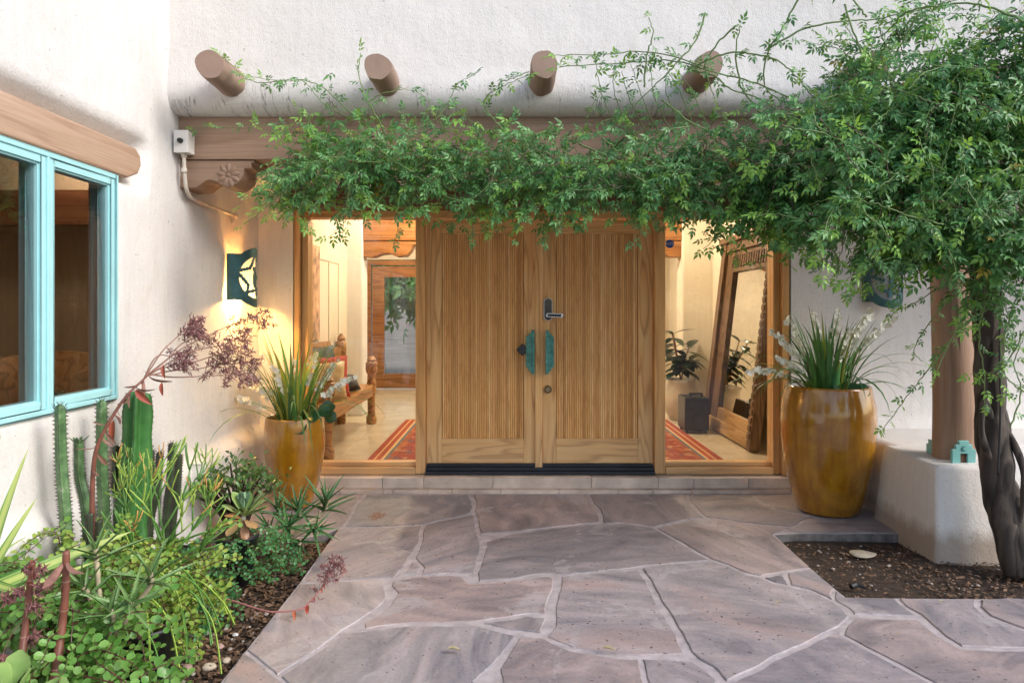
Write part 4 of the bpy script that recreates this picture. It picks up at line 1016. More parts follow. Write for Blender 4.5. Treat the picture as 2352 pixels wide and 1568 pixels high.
# ================================================================== glazed pots with grass and white flowers
G_blade = leafm('pot_grass_blade', (.02, .11, .045), (.09, .27, .075), .35, .2)
G_blade2 = leafm('yellowing_grass_blade', (.22, .26, .04), (.38, .36, .07), .4, .25)
M_petal = leafm('white_petal', (.84, .81, .72), (.90, .88, .84), .6, .12)
M_stemg = plain('green_stem', (.10, .18, .05), .5, 0, .2)
L_ivy = leafm('round_dark_green_leaf', (.01, .05, .02), (.02, .09, .035), .3, .15)
def glazed_pot(cx, cy, rim_r, max_r, base_r, hgt, lbl):
    t = thing('glazed_pot', lbl, 'pot', (cx, cy, 0), 'amber glazed pots flanking the doors')
    pr = [(base_r*.97, 0), (base_r, .012), (base_r+(max_r-base_r)*.22, hgt*.10), (base_r+(max_r-base_r)*.52, hgt*.25), (base_r+(max_r-base_r)*.80, hgt*.43), (max_r*.985, hgt*.60), (max_r, hgt*.72), (max_r*.985, hgt*.84), (rim_r*1.01, hgt*.95), (rim_r*.99, hgt*.985), (rim_r*.975, hgt), (rim_r*.945, hgt), (rim_r*.93, hgt*.985), (rim_r*.92, hgt*.90), (rim_r*.92, hgt*.80)]
    MB().lathe(pr, (cx, cy, .012), 64).build('body', M_glaze, t, smooth=True)
    MB().lathe([(.001, 0), (rim_r*.92, 0)], (cx, cy, hgt*.93), 32, close=False).build('soil', M_soilpot, t)
    return t
glazed_pot(-1.585, 4.98, .205, .213, .125, .645, 'smaller amber glazed pot at the left of the doors under the lit sconce')
glazed_pot(2.25, 4.87, .288, .318, .212, .885, 'large amber glazed pot at the right of the doors beside the pedestal')
def arc(base, a, lean, L, droop, n=9):
    pts = []; p = Vector(base); el_ = math.radians(90-lean); step_ = L/(n-1); hd = Vector((math.cos(a), math.sin(a), 0))
    for i in range(n):
        pts.append(p.copy()); e = el_-math.radians(droop)*(i/(n-1))**1.5
        p += (hd*math.cos(e)+Vector((0, 0, 1))*math.sin(e))*step_
    return pts
def grass_plant(cx, cy, z, R, nb, Lm, lbl, seed, flowers, ivy, yellow):
    r = random.Random(seed); t = thing('flowering_grass', lbl, 'plant', (cx, cy, z), 'white flowering grass in the glazed pots')
    for i in range(nb):
        a = r.uniform(0, 2*PI); rad = R*.55*math.sqrt(r.random()); b = (cx+rad*math.cos(a), cy+rad*math.sin(a), z-.02)
        out = r.random() < .22
        lean = r.uniform(35, 60) if out else r.uniform(2, 22); dr = r.uniform(90, 135) if out else r.uniform(5, 55)
        L = Lm*(r.uniform(.8, 1.2) if out else r.uniform(.45, 1.0)); pts = arc(b, a+r.uniform(-.5, .5), lean, L, dr, 10)
        w0 = r.uniform(.009, .0165)*(.75 if out else 1)
        ws = [w0*(.7+.3*math.sin(PI*min(1, i_/9*1.2)))*(1-(i_/9)**3*.95) for i_ in range(10)]
        sd_ = Vector((-math.sin(a), math.cos(a), .2*r.uniform(-1, 1)))
        MB().blade(pts, ws, sd_, .35).build('leaf', G_blade2 if r.random() < yellow else G_blade, t, smooth=True)
    for (a, lean, L, dr) in flowers:
        pts = arc((cx+.05*math.cos(a), cy+.05*math.sin(a), z), a, lean, L, dr, 12)
        st_ = MB().tube(pts, [.0028]*6+[.002]*6, 5).build('flower_stem', M_stemg, t)
        m = MB()
        for j in range(24):
            k = 5.6+j*5.3/24; i0 = int(min(k, 10)); p = pts[i0].lerp(pts[i0+1], k-i0)+Vector((r.uniform(-1, 1), r.uniform(-1, 1), r.uniform(-1, .6)))*.022
            n_ = Vector((r.uniform(-1, 1), -1, r.uniform(-.8, .6))).normalized(); u_ = n_.orthogonal().normalized(); w_ = n_.cross(u_); R_ = r.uniform(.017, .026)
            for q_ in range(5):
                b = q_*2*PI/5+j; d_ = u_*math.cos(b)+w_*math.sin(b); e_ = n_.cross(d_)
                m.add([p, p+d_*R_*.55+e_*R_*.42+n_*.003, p+d_*R_*1.05+n_*R_*.35, p+d_*R_*.55-e_*R_*.42+n_*.003], [(0,1,2,3)])
        m.build('blossom', M_petal, st_)
    if ivy:
        lf = proto(leaf_mesh(.085, .048, 'round', .25, .25), 'round_leaf', L_ivy)
        for (dx, dy, dz, ex, ey, ez) in ivy: put(lf, (cx+dx, cy+dy, z+dz), (ex, ey, ez), r.uniform(.85, 1.2), up=(0, -.8, .6), parent=t)
    return t
grass_plant(-1.585, 4.98, .61, .205, 84, .76, 'upright green and yellow grass with small white blossoms in the smaller pot', 5,
            [(2.7, 45, .50, 30), (2.95, 40, .46, 25), (3.3, 28, .52, 25), (1.9, 22, .54, 20), (1.2, 16, .55, 15), (.5, 24, .52, 20), (.2, 40, .5, 25), (4.5, 20, .5, 25), (3.1, 55, .44, 30)],
            [(.06, -.14, .02, .5, -.6, -.5), (.02, -.15, .03, -.4, -.5, -.6), (.12, -.10, .06, .8, -.3, .1), (.17, -.02, .08, 1, -.1, .2), (.20, .0, .10, .9, .2, .3), (.14, -.1, .10, .4, -.5, .4), (.22, .02, .05, 1, -.2, -.3)], .18)
grass_plant(2.25, 4.87, .85, .27, 100, .66, 'wide green grass with drooping blades and white flower sprays in the large pot', 9,
            [(3.3, 62, .62, 38), (2.9, 30, .55, 20), (2.4, 20, .60, 15), (1.6, 12, .62, 20), (.3, 20, .70, 30), (.1, 30, .74, 35), (.9, 18, .66, 25), (.45, 26, .70, 30), (4.8, 18, .5, 20), (3.2, 45, .42, 25)],
            [(.05, -.18, .02, .6, -.5, .2), (.1, -.2, .03, 1, -.3, .1), (.0, -.2, .02, -.4, -.6, .2)], .04)

# ================================================================== planting at the left wall
def cactus(name, cat, lbl, path, r, ribs, depth, mat, spine_mat, sp_len, sp_step, group=None, taper=.25, wav=.0):
    path = spline(path, 14); k = len(path); n = ribs*8
    t = thing(name, lbl, cat, path[0], group); m = MB(); up = Vector((1, 0, 0)); sp = MB(); acc = 0
    for i, p in enumerate(path):
        f = i/(k-1); tg = (path[min(i+1, k-1)]-path[max(i-1, 0)]).normalized(); up = (up-tg*up.dot(tg)).normalized(); w = tg.cross(up)
        rad = r*(1-taper*abs(f-.45)**2*2)*(1+wav*math.sin(f*38))*(math.sqrt(max(0.02, 1-((f-.955)/.047)**2)) if f > .955 else 1)
        for j in range(n):
            a = 2*PI*j/n+.3; c_ = math.cos(ribs*(a-.3)); rr_ = rad*(1-depth*(.5-.5*c_)**.55)
            m.v.append(tuple(p+(up*math.cos(a)+w*math.sin(a))*rr_))
        if sp_len:
            for j in range(ribs):
                a = 2*PI*j/ribs+.3+RN.uniform(-.03, .03); d_ = up*math.cos(a)+w*math.sin(a)
                for e in range(2):
                    b_ = p+d_*rad*.98+tg*(e*.5)*(path[1]-path[0]).length; L = sp_len*RN.uniform(.7, 1.2)*(1.6 if f > .93 else 1)
                    sp.add([b_-tg*.0022, b_+tg*.0022, b_+(d_+tg*(RN.uniform(-.2, .5)+(1 if f > .93 else 0))).normalized()*L, b_+w*.0016], [(0,1,2), (1,3,2)])
    for i in range(k-1):
        for j in range(n): j2 = (j+1) % n; m.f.append((i*n+j, i*n+j2, (i+1)*n+j2, (i+1)*n+j)); m.m.append(0)
    m.f.append(tuple((k-1)*n+j for j in range(n))); m.m.append(0)
    m.build('stem', mat, t, smooth=True)
    if sp_len: sp.build('spines', spine_mat, t, kind='stuff')
    return t
def cactusm(name, c1, c2, c3=None, sc=5):
    m, t, b = nt(name); n = noise_n(t, coords(t, (1, 1, 1.0)), sc*4, 6, .7)
    c = ramp(t, n, [(.32, c1), (.55, c2), (.75, c3 or c2)]); t.links.new(c, b.inputs['Base Color']); b.inputs['Roughness'].default_value = .42; return m
Mc_a = cactusm('mottled_green_cactus', (.035, .085, .03), (.10, .20, .075), (.30, .36, .24))
Mc_b = cactusm('dark_purple_green_cactus', (.02, .035, .015), (.035, .05, .025), (.10, .13, .08))
Mc_c = cactusm('fresh_green_cactus', (.035, .13, .03), (.055, .19, .045), (.11, .27, .08), 2.5)
Ms_d = plain('dark_spine', (.07, .03, .035), .6)
gc = 'cactus columns along the left wall'
cactus('column_cactus', 'cactus', 'tall mottled green column cactus furthest left with dark curly spines at its tip', [P(158, 1300, 2.92), P(150, 1180, 2.90), P(141, 1060, 2.90), P(138, 928, 2.88)], .024, 4, .35, Mc_a, Ms_d, .012, 1, gc)
cactus('column_cactus', 'cactus', 'shorter column cactus with a leafy tuft, second from the left', [P(205, 1290, 3.0), P(196, 1160, 2.98), P(183, 1090, 2.98), P(181, 1010, 2.96)], .021, 4, .4, Mc_a, Ms_d, .010, 1, gc)
cactus('column_cactus', 'cactus', 'slender spiny green column cactus just left of the smooth bright one', [P(240, 1300, 3.25), P(240, 1200, 3.22), P(234, 1060, 3.22), P(234, 918, 3.20)], .026, 4, .4, Mc_a, Ms_d, .012, 1, gc)
cactus('column_cactus', 'cactus', 'thick smooth bright green cactus with wavy ribs, tallest by the window corner', [P(300, 1300, 3.38), P(302, 1190, 3.40), P(312, 1060, 3.42), P(318, 898, 3.40)], .074, 4, .74, Mc_c, Ms_d, .006, 1, gc, .25, .045)
for i, (u, v0, v1, d, lean, lb) in enumerate(((268, 1250, 1022, 3.45, 4, 'thin dark column cactus between the spiny green and the smooth bright one'), (347, 1250, 1030, 3.62, 10, 'dark column cactus just right of the bright one, leaning right'), (368, 1260, 1035, 3.70, 22, 'dark purple column cactus in the middle of the right-hand clump'), (395, 1250, 1015, 3.80, 12, 'tallest dark column cactus in the right-hand clump'), (412, 1240, 1040, 3.88, 14, 'rightmost dark column cactus, nearest the outlet box'))):
    cactus('column_cactus', 'cactus', lb, [P(u-lean-6, v0+30, d), P(u-lean, (v0+v1)/2+40, d), P(u-lean*.4, (v0+v1)/2-20, d), P(u, v1, d)], .021, 4, .4, Mc_b, Ms_d, .008, 1, gc)
for (u, v0, v1, d, lb) in ((206, 1290, 1178, 2.8, 'very short purple column cactus at the foot of the leafy-tipped one'), (226, 1290, 1195, 2.85, 'shortest purple column cactus beside the reddish flower stalk')):
    cactus('column_cactus', 'cactus', lb, [P(u, v0, d), P(u, (v0+v1)/2, d), P(u+1, v1, d)], .013, 4, .4, Mc_b, Ms_d, .006, 1, gc)
# leafy tuft of the second column
lf = proto(leaf_mesh(.035, .006, 'paddle', .05, .1, 5), 'tip_leaf', Mc_a)
tp = [o for o in bpy.data.objects if o.get('label', '').startswith('shorter column')][0]
for i in range(11):
    a = i*2.4; put(lf, P(181, 1018, 2.96)+Vector((.012*math.cos(a), .012*math.sin(a), 0)), (math.cos(a), math.sin(a), 1.1), RN.uniform(.8, 1.3), parent=tp)

# reddish stalk arching up to dried purple flowers
M_stalk = plain('reddish_succulent_stalk', (.16, .055, .035), .5, 0, .35, 12)
M_stalk2 = plain('dry_pinkish_stalk', (.27, .15, .11), .7, 0, .25, 12)
M_curl = plain('curled_dry_leaf', (.26, .13, .10), .7, 0, .35, 20)
M_redleaf = leafm('red_succulent_leaf', (.32, .05, .04), (.45, .12, .06), .4, .1)
M_flower = leafm('dried_purple_flower', (.10, .035, .04), (.34, .15, .15), .8, .1)
fs = thing('succulent_flower_stalk', 'long reddish stalk leaning up to dried purple flowers in front of the sconce', 'flower stalk', P(208, 1300, 2.95))
main = spline([P(215, 1300, 2.95), P(212, 1200, 2.93), P(213, 1100, 2.93), P(222, 1030, 2.93), P(250, 970, 2.95), P(290, 910, 3.0), P(320, 880, 3.05), P(352, 850, 3.12)], 7)
MB().tube(main, [.0125-.009*min(1, (i/len(main)))**.9 for i in range(len(main))], 9).build('stem', M_stalk, fs, smooth=True)
def flower_head(m, p, s, n, r):
    for j in range(n):
        b = p+Vector((r.uniform(-1, 1), r.uniform(-1, 1), r.uniform(-.6, .6)))*s
        d_ = Vector((r.uniform(-.4, 1), r.uniform(-.6, .6), r.uniform(-1, .8))).normalized(); L = r.uniform(.016, .032); w = d_.orthogonal().normalized()*.0034; w2 = d_.cross(w)
        m.add([b-w, b+w, b+d_*L, b+w2], [(0,1,2), (1,3,2), (3,0,2)])
r_ = random.Random(31)
br = [((352,850),(420,800),(500,760),(560,735),(610,725),3.12,3.6), ((340,862),(420,815),(470,800),(520,790),(560,770),3.1,3.45), ((330,872),(370,810),(400,780),(430,752),(445,745),3.08,3.3), ((352,852),(400,838),(450,830),(500,815),(560,812),3.12,3.5), ((345,862),(400,850),(440,850),(500,838),(575,832),3.1,3.55), ((350,860),(400,866),(460,864),(530,860),(575,858),3.12,3.5), ((352,852),(390,820),(410,795),(440,778),(470,770),3.12,3.35), ((325,882),(350,830),(370,815),(400,822),(425,830),3.08,3.2)]
for b in br:
    d0, d1 = b[5], b[6]; pp = spline([P(u, v, d0+(d1-d0)*i/4) for i, (u, v) in enumerate(b[:5])], 5)
    st_ = MB().tube(pp, [.0038*(1-.6*i/len(pp)) for i in range(len(pp))], 5).build('branch', M_stalk2, fs)
    m = MB(); n0 = int(len(pp)*.62)
    for i in range(n0, len(pp)):
        p = pp[i]
        for s in range(3):
            e = p+Vector((r_.uniform(-.01, .05), r_.uniform(-.04, .04), r_.uniform(-.055, .035))); m.tube([p, e], .0011, 3, cap=False); flower_head(m, e, .017, 10, r_)
    m.build('flower_cluster', M_flower, st_, kind='stuff')
lfc = proto(leaf_mesh(.075, .011, 'paddle', 1.1, .6, 8), 'dry_leaf', M_curl)
lfr = proto(leaf_mesh(.085, .014, 'ovate', .25, .8, 7), 'red_leaf', M_redleaf)
for i in range(16, 50, 2):
    p = main[min(i, len(main)-1)]; a = i*1.9; put(lfc, p, (math.cos(a)*.7, math.sin(a)*.4, -.6-.2*math.sin(i)), r_.uniform(.5, .95), roll=i, parent=fs)
for (u, v, dx, dz, s) in ((312, 895, .6, -.5, 1.15), (262, 965, -.05, -1, 1.1), (375, 838, .1, -.9, .7), (372, 878, .05, -1, .7)): put(lfr, P(u, v, 2.99), (dx, -.2, dz), s, up=(0, -1, .2), parent=fs)

# pencil cactus
M_pen = plain('pencil_green', (.09, .22, .04), .45, 0, .25, 10)
M_pen2 = plain('pencil_yellow', (.27, .40, .06), .45, 0, .3, 30)
M_pen3 = plain('pencil_orange_tip', (.50, .26, .07), .45, 0, .3, 30)
pen = thing('pencil_cactus', 'bushy yellow-green pencil cactus with thin forked stems in the middle of the bed', 'plant', P(375, 1360, 3.1))
rp = random.Random(12)
def pencil(m, p, d, L, rad, lv):
    pts = [p]; dd = d.copy(); k = 4; nr_ = rad
    for i in range(k): dd = (dd+Vector((rp.uniform(-.2, .2), rp.uniform(-.2, .2), rp.uniform(-.05, .22)))).normalized(); pts.append(pts[-1]+dd*L/k)
    m.tube(pts, [rad]*k+[rad*.85], 5, mi=0 if lv > 1 or rp.random() < .35 else (1 if lv or rp.random() < .75 else 2))
    if lv > 0 and 1176+F*pts[-1].x/pts[-1].y < 500 and pts[-1].z < 1.43-(1050-712)*pts[-1].y/F and 1176+F*pts[-1].x/pts[-1].y > 265:
        for j in range(rp.choice((2, 2, 3)) + (1 if lv == 3 else 0)):
            nd = (dd+Vector((rp.uniform(-1, 1), rp.uniform(-1, 1), rp.uniform(-.35, .9)))*.8).normalized(); pencil(m, pts[-1], nd, L*rp.uniform(.6, .9), rad*.80, lv-1)
b0 = P(380, 1318, 3.05)
for i in range(15):
    a = i*2.4; e = rp.uniform(-.25, 1.0); d_ = Vector((math.cos(a)*.95, math.sin(a)*.6-.15, e*.8)).normalized()
    m = MB(); pencil(m, b0+Vector((rp.uniform(-.05, .05), rp.uniform(-.05, .05), rp.uniform(0, .16))), d_, rp.uniform(.17, .25), .0052, 4 if i % 2 else 3)
    m.build('branch', [M_pen, M_pen2, M_pen3], pen, smooth=True)
m = MB()
for i in range(38):   # limp lower shoots hanging over the mulch
    b = b0+Vector((rp.uniform(-.35, .22), rp.uniform(-.55, .0), rp.uniform(-.05, .1))); e = rp.uniform(-.2, .35)
    pts = spline([b, b+Vector((e*.4, -.03, .05)), b+Vector((e*.8, -.06, -.03)), b+Vector((e, -.09, -rp.uniform(.1, .22)))], 4); pts = [Vector((p.x, p.y, max(p.z, .0))) for p in pts]; m.tube(pts, .0032, 4, mi=rp.choice((0, 1)))
m.build('hanging_shoots', [M_pen, M_pen2], pen, kind='stuff')

# small-leaved trailing succulents: red stems with paired round leaves
def trailing(name, cat, lbl, blobs, nst, leafL, mat, stem_mat, seed, singles=0, droop=.5, loc=None, shape='round'):
    r = random.Random(seed); t = thing(name, lbl, cat, loc or P(*blobs[0][:3])); st_ = MB(); pos = []; dr = []; nr = []; sc = []
    wts = [b[3]*b[4] for b in blobs]
    for s in range(nst):
        b = r.choices(blobs, wts)[0]; c = P(b[0], b[1], b[2]); k = b[2]/F
        p = c+Vector((r.gauss(0, .5)*b[3]*k, r.gauss(0, .5)*b[5], r.gauss(0, .5)*b[4]*k)); p.z = max(p.z, .01)
        a = r.uniform(0, 2*PI); d_ = Vector((math.cos(a), math.sin(a)*.8-.25, r.uniform(-.1, .7))).normalized(); pts = [p]
        for i in range(9):
            d_ = (d_+Vector((r.uniform(-.25, .25), r.uniform(-.25, .25), r.uniform(-.3, .15)-.1*droop))).normalized(); q_ = pts[-1]+d_*leafL*.85; q_.z = max(q_.z, -.02); pts.append(q_)
        st_.tube(pts, [.0022]*6+[.0015]*4, 4)
        for i in range(1, 10):
            tg = (pts[i]-pts[i-1]).normalized() if (pts[i]-pts[i-1]).length > 1e-5 else Vector((0, 0, 1)); o1 = tg.orthogonal().normalized(); o2 = tg.cross(o1); th_ = i*1.57+s
            for g_ in (0, PI):
                e = o1*math.cos(th_+g_)+o2*math.sin(th_+g_)+tg*.35
                pos.append(pts[i]); dr.append(tuple(e)); nr.append((r.uniform(-.5, .5), -.5+r.uniform(-.4, .4), .8)); sc.append(r.uniform(.65, 1.15))
    st_.build('stem_tangle', stem_mat, t, kind='stuff')
    pos = np.array([tuple(p) for p in pos]); dr = np.array(dr); nr = np.array(nr); sc = np.array(sc)
    tmpl = [(0, 0, 0), (-.36, .28, .06), (-.46, .62, .09), (-.22, .95, .04), (.22, .95, .04), (.46, .62, .09), (.36, .28, .06), (0, .55, -.02)]
    tv = [(x*leafL, y*leafL, z*leafL) for x, y, z in tmpl]; tf = [(7, i, i+1) for i in range(6)]+[(7, 6, 0)]
    order = np.argsort(pos[:, 1]-.6*pos[:, 2]); front = order[:singles]; rest = order[singles:]; M = frames(dr, nr)
    if singles:
        me = bpy.data.meshes.new('leaf'); me.from_pydata(tv, [], tf); me.materials.append(mat)
        for i in front:
            o = bpy.data.objects.new('leaf', me); C.collection.objects.link(o); attach(o, t); mm_ = Matrix(M[i].tolist()).to_4x4(); o.matrix_basis = Matrix.Translation(pos[i]) @ mm_ @ Matrix.Scale(float(sc[i]), 4)
    scatter('foliage', tv, tf, M[rest], pos[rest], sc[rest], mat, t)
    return t
L_ele = leafm('yellow_green_round_leaf', (.17, .34, .05), (.42, .52, .11), .35, .3)
L_jel = leafm('mid_green_round_leaf', (.10, .28, .05), (.24, .44, .11), .35, .3)
L_bak = leafm('blue_green_small_leaf', (.05, .21, .07), (.13, .36, .13), .4, .3)
M_rstem = plain('dark_red_stem', (.10, .03, .03), .5, 0, .2)
trailing('elephant_bush', 'shrub', 'yellow-green small-leaved trailing shrub with dark red stems filling the bed front', [(150, 1290, 2.75, 120, 50, .16), (280, 1270, 2.9, 110, 60, .2), (380, 1330, 3.0, 110, 70, .2), (300, 1420, 2.75, 110, 70, .2), (250, 1350, 2.7, 110, 60, .2), (400, 1440, 2.85, 60, 90, .12), (150, 1235, 2.8, 40, 20, .08)], 235, .024, L_ele, M_rstem, 3, 290)
trailing('trailing_jade', 'plant', 'rounder green leaved creeping succulent at the bottom left corner', [(60, 1400, 2.35, 100, 60, .15), (180, 1390, 2.45, 110, 70, .2), (60, 1320, 2.5, 80, 30, .12), (230, 1500, 2.30, 90, 60, .15), (120, 1490, 2.25, 80, 50, .12), (250, 1580, 2.15, 80, 30, .1)], 170, .030, L_jel, M_rstem, 4, 200)
trailing('trailing_succulent', 'plant', 'small blue-green leaves spilling over the black pot under the paddle-leaf rosette', [(500, 1290, 3.55, 50, 60, .08), (610, 1300, 3.75, 45, 55, .10), (640, 1240, 3.85, 50, 30, .1), (470, 1390, 3.35, 50, 40, .08), (500, 1340, 3.45, 40, 60, .06), (545, 1240, 3.65, 60, 25, .1)], 150, .019, L_bak, M_rstem, 6, 160)
trailing('trailing_succulent', 'plant', 'low patch of small blue-green leaves on the mulch in front of the pencil cactus', [(400, 1290, 3.5, 80, 50, .12), (330, 1360, 3.1, 80, 50, .1), (480, 1420, 3.2, 30, 40, .06), (340, 1500, 2.75, 40, 40, .1)], 90, .019, L_bak, M_rstem, 7, 60)

# jade bush
M_bark = plain('brown_bark', (.07, .05, .035), .8, 0, .3, 30, .6)
L_jade = leafm('jade_leaf', (.03, .10, .03), (.11, .22, .06), .3, .15)
jd = thing('jade_bush', 'rounded jade bush with thick woody stems beside the left wall', 'shrub', P(545, 1215, 4.35))
rj = random.Random(8); pos = []; dr = []; nr = []; sc = []
base = G(545, 1215); cc = P(548, 1118, 4.35)
m = MB(); tips = []
for i in range(34):
    a = i*2.4; rr_ = math.sqrt((i+.5)/34); e = cc+Vector((.29*rr_*math.cos(a), .22*rr_*math.sin(a)-.05, .11*(1-rr_**2)+rj.uniform(-.05, .05)))
    if e.z < .1: e.z = .1
    m.tube(spline([base+Vector((.03*math.cos(a), .03*math.sin(a), -.06)), base.lerp(e, .45)+Vector((0, 0, .03)), e], 4), [.013, .013, .012, .011, .010, .008, .007, .006, .005], 6); tips.append(e)
m.build('trunk', M_bark, jd, smooth=True)
lfj = MB(); tmplj = leaf_mesh(.036, .0115, 'paddle', -.1, .25, 6)
me_src = proto(tmplj, 'leaf', L_jade)
cnt = 0
for e in tips:
    for j in range(16):
        p = e+Vector((rj.gauss(0, .035), rj.gauss(0, .035), rj.gauss(0, .028))); a = rj.uniform(0, 2*PI); d_ = (math.cos(a), math.sin(a), rj.uniform(.1, 1.2))
        if p.y < cc.y-.02 and cnt < 290: put(me_src, p, d_, rj.uniform(.8, 1.2), parent=jd); cnt += 1
        else: pos.append(tuple(p)); dr.append(d_); nr.append((0, -.3, .5)); sc.append(rj.uniform(.8, 1.2))
scatter('foliage', tmplj.v, tmplj.f, frames(np.array(dr), np.array(nr)), np.array(pos), np.array(sc), L_jade, jd, smooth=True)

# paddle-leaf rosette in a black pot
M_padm, _t, _b = nt('paddle_leaf_green')
_sx = N(_t, 'SeparateXYZ'); _t.links.new(coords(_t), _sx.inputs[0])
_ed = math_n(_t, 'ADD', math_n(_t, 'MULTIPLY', math_n(_t, 'ABSOLUTE', _sx.outputs[0]), 10.), math_n(_t, 'MULTIPLY', _sx.outputs[1], 2.2))
_t.links.new(mix(_t, .3, ramp(_t, _ed, [(.2, (.20, .34, .10)), (.62, (.26, .40, .12)), (.80, (.42, .28, .12))]), ramp(_t, noise_n(_t, coords(_t), 25, 3), [(.3, (.2, .3, .1)), (.7, (.4, .5, .2))])), _b.inputs['Base Color'])
_b.inputs['Roughness'].default_value = .4
M_padold = leafm('reddened_paddle_leaf', (.36, .16, .09), (.45, .30, .14), .45, .1)
M_padyng = leafm('pale_paddle_leaf', (.26, .42, .27), (.34, .50, .34), .45, .1)
bp = tag(MB().lathe([(.080, 0), (.105, .24), (.112, .24), (.112, .262), (.104, .262), (.100, .22)], (-1.475, 3.66, -.03), 32).build('nursery_pot', M_pot, smooth=True), 'black nursery pot holding the paddle-leaf rosette', 'plant pot', 'black nursery pots')
MB().lathe([(.001, 0), (.101, 0)], (-1.475, 3.66, .215), 24, close=False).build('soil', M_soilpot, bp)
pd = thing('paddle_plant', 'pale green paddle-leaf succulent rosette with reddish lower leaves', 'succulent', (-1.43, 3.62, .22))
MB().tube([P(548, 1245, 3.62), P(556, 1215, 3.62), P(560, 1185, 3.60)], [.013, .014, .012], 8).build('stem', plain('grey_stem', (.34, .34, .28), .7), pd, smooth=True)
lp = leaf_mesh(.125, .036, 'paddle', -.05, .22, 9, .004)
pg = proto(lp, 'leaf', M_padm); po = proto(lp, 'leaf', M_padold); py_ = proto(lp, 'leaf', M_padyng)
ctr = P(560, 1183, 3.60)
for i, (dx, dy, dz, s, src, up) in enumerate((
    (-.55, .1, .9, 1.05, pg, 0), (.15, .55, .95, .9, pg, 0), (.75, .2, .75, 1.15, pg, 0), (1, -.25, .35, 1.15, pg, 0), (.9, .4, .55, 1.0, pg, 0), (-.1, -.75, .42, .85, pg, 0), (.3, -.7, .5, .8, pg, 0), (-1, -.1, .45, .95, pg, 0),
    (-.15, -.1, 1, .75, py_, 0), (.12, .0, 1, .72, py_, 0), (-.02, -.35, 1, .55, py_, 0), (-.3, .25, 1, .7, py_, 0), (.3, .3, 1, .7, py_, 0),
    (-.8, -.5, -.15, .9, po, 0), (.8, -.55, -.35, .8, po, 0), (.3, -.5, -.9, .8, po, 0), (-.35, -.6, -.45, .9, po, 0), (-1, .3, .05, .9, po, 0))):
    z_ = .03 if src is py_ else (-.02 if src is po else 0)
    d_ = Vector((dx, dy, dz)).normalized(); hz = Vector((-dx, -dy, .55)) if abs(dz) < .9 or True else Vector((0, 0, 1))
    put(src, ctr+Vector((0, 0, z_))+d_*.006, d_, s, up=hz, parent=pd)

# aloes
L_aloe = leafm('aloe_leaf', (.045, .14, .045), (.10, .24, .08), .4, .12)
L_aloe2 = leafm('pale_aloe_leaf', (.10, .22, .06), (.20, .34, .12), .4, .12)
M_tooth = plain('aloe_tooth', (.45, .50, .28), .5)
def aloe_leaf_proto(mat):
    mb = leaf_mesh(.20, .0125, 'spike', .12, .55, 10, .004)
    for i in range(1, 15):
        t = i/15.5; w = .0125*(1-t)**.75; z = -.12*.20*t*t+.55*w
        for s in (-1, 1): b = len(mb.v); mb.v += [(s*w, .2*t-.002, z), (s*w, .2*t+.002, z), (s*(w+.0032), .2*t+.003, z+.001)]; mb.f.append((b, b+1, b+2)); mb.m.append(1)
    return proto(mb, 'leaf', [mat, M_tooth])
al1 = aloe_leaf_proto(L_aloe); al2 = aloe_leaf_proto(L_aloe2)
def aloe(lbl, heads, src, seed, base, stem_mat):
    t = thing('aloe', lbl, 'aloe', base, 'spiky aloes in the left bed'); r = random.Random(seed)
    for (p, ax, s, n) in heads:
        ax = Vector(ax).normalized(); o1 = ax.orthogonal().normalized(); o2 = ax.cross(o1)
        MB().tube(spline([Vector(base), Vector(base).lerp(p, .5)+Vector((0, 0, .03)), p, p+ax*.06*s], 4), .008*s+.002, 7).build('stem', stem_mat, t, smooth=True)
        for i in range(n):
            a = i*2.4; f = i/n; op = 1.25-1.05*f; d_ = (ax*math.cos(op)+(o1*math.cos(a)+o2*math.sin(a))*math.sin(op)).normalized()
            put(src, p+ax*.065*f*s, d_, s*r.uniform(.8, 1.15)*(1-.35*f), up=ax, parent=t)
    return t
M_astem = plain('pale_aloe_stem', (.40, .34, .22), .7, 0, .3, 25)
aloe('dark green aloe sprawling in front of the smaller amber pot', [(P(745, 1175, 4.15), (.15, -.2, 1), 1.25, 15), (P(688, 1192, 4.1), (-.05, -.3, 1), 1.15, 14), (P(660, 1215, 4.0), (.3, -.7, .5), 1.0, 14), (P(715, 1215, 4.05), (.5, -.5, .2), 1.0, 13), (P(690, 1240, 3.95), (.1, -.8, -.2), .9, 12), (P(640, 1185, 4.2), (0, -.3, .8), 1.0, 12), (P(625, 1215, 4.0), (-.2, -.6, .4), .8, 12)], al1, 4, G(640, 1270), M_astem)
aloe('pale toothed aloe with three rosettes on bare stems at the front of the bed', [(P(345, 1345, 2.42), (.1, -.2, 1), .85, 11), (P(262, 1425, 2.28), (-.1, -.3, 1), .75, 11), (P(222, 1290, 2.45), (0, -.1, 1), .85, 10), (P(300, 1395, 2.32), (.3, -.5, .5), .8, 10), (P(205, 1370, 2.4), (-.1, -.3, .6), .85, 9)], al2, 5, P(240, 1530, 2.38), M_astem)

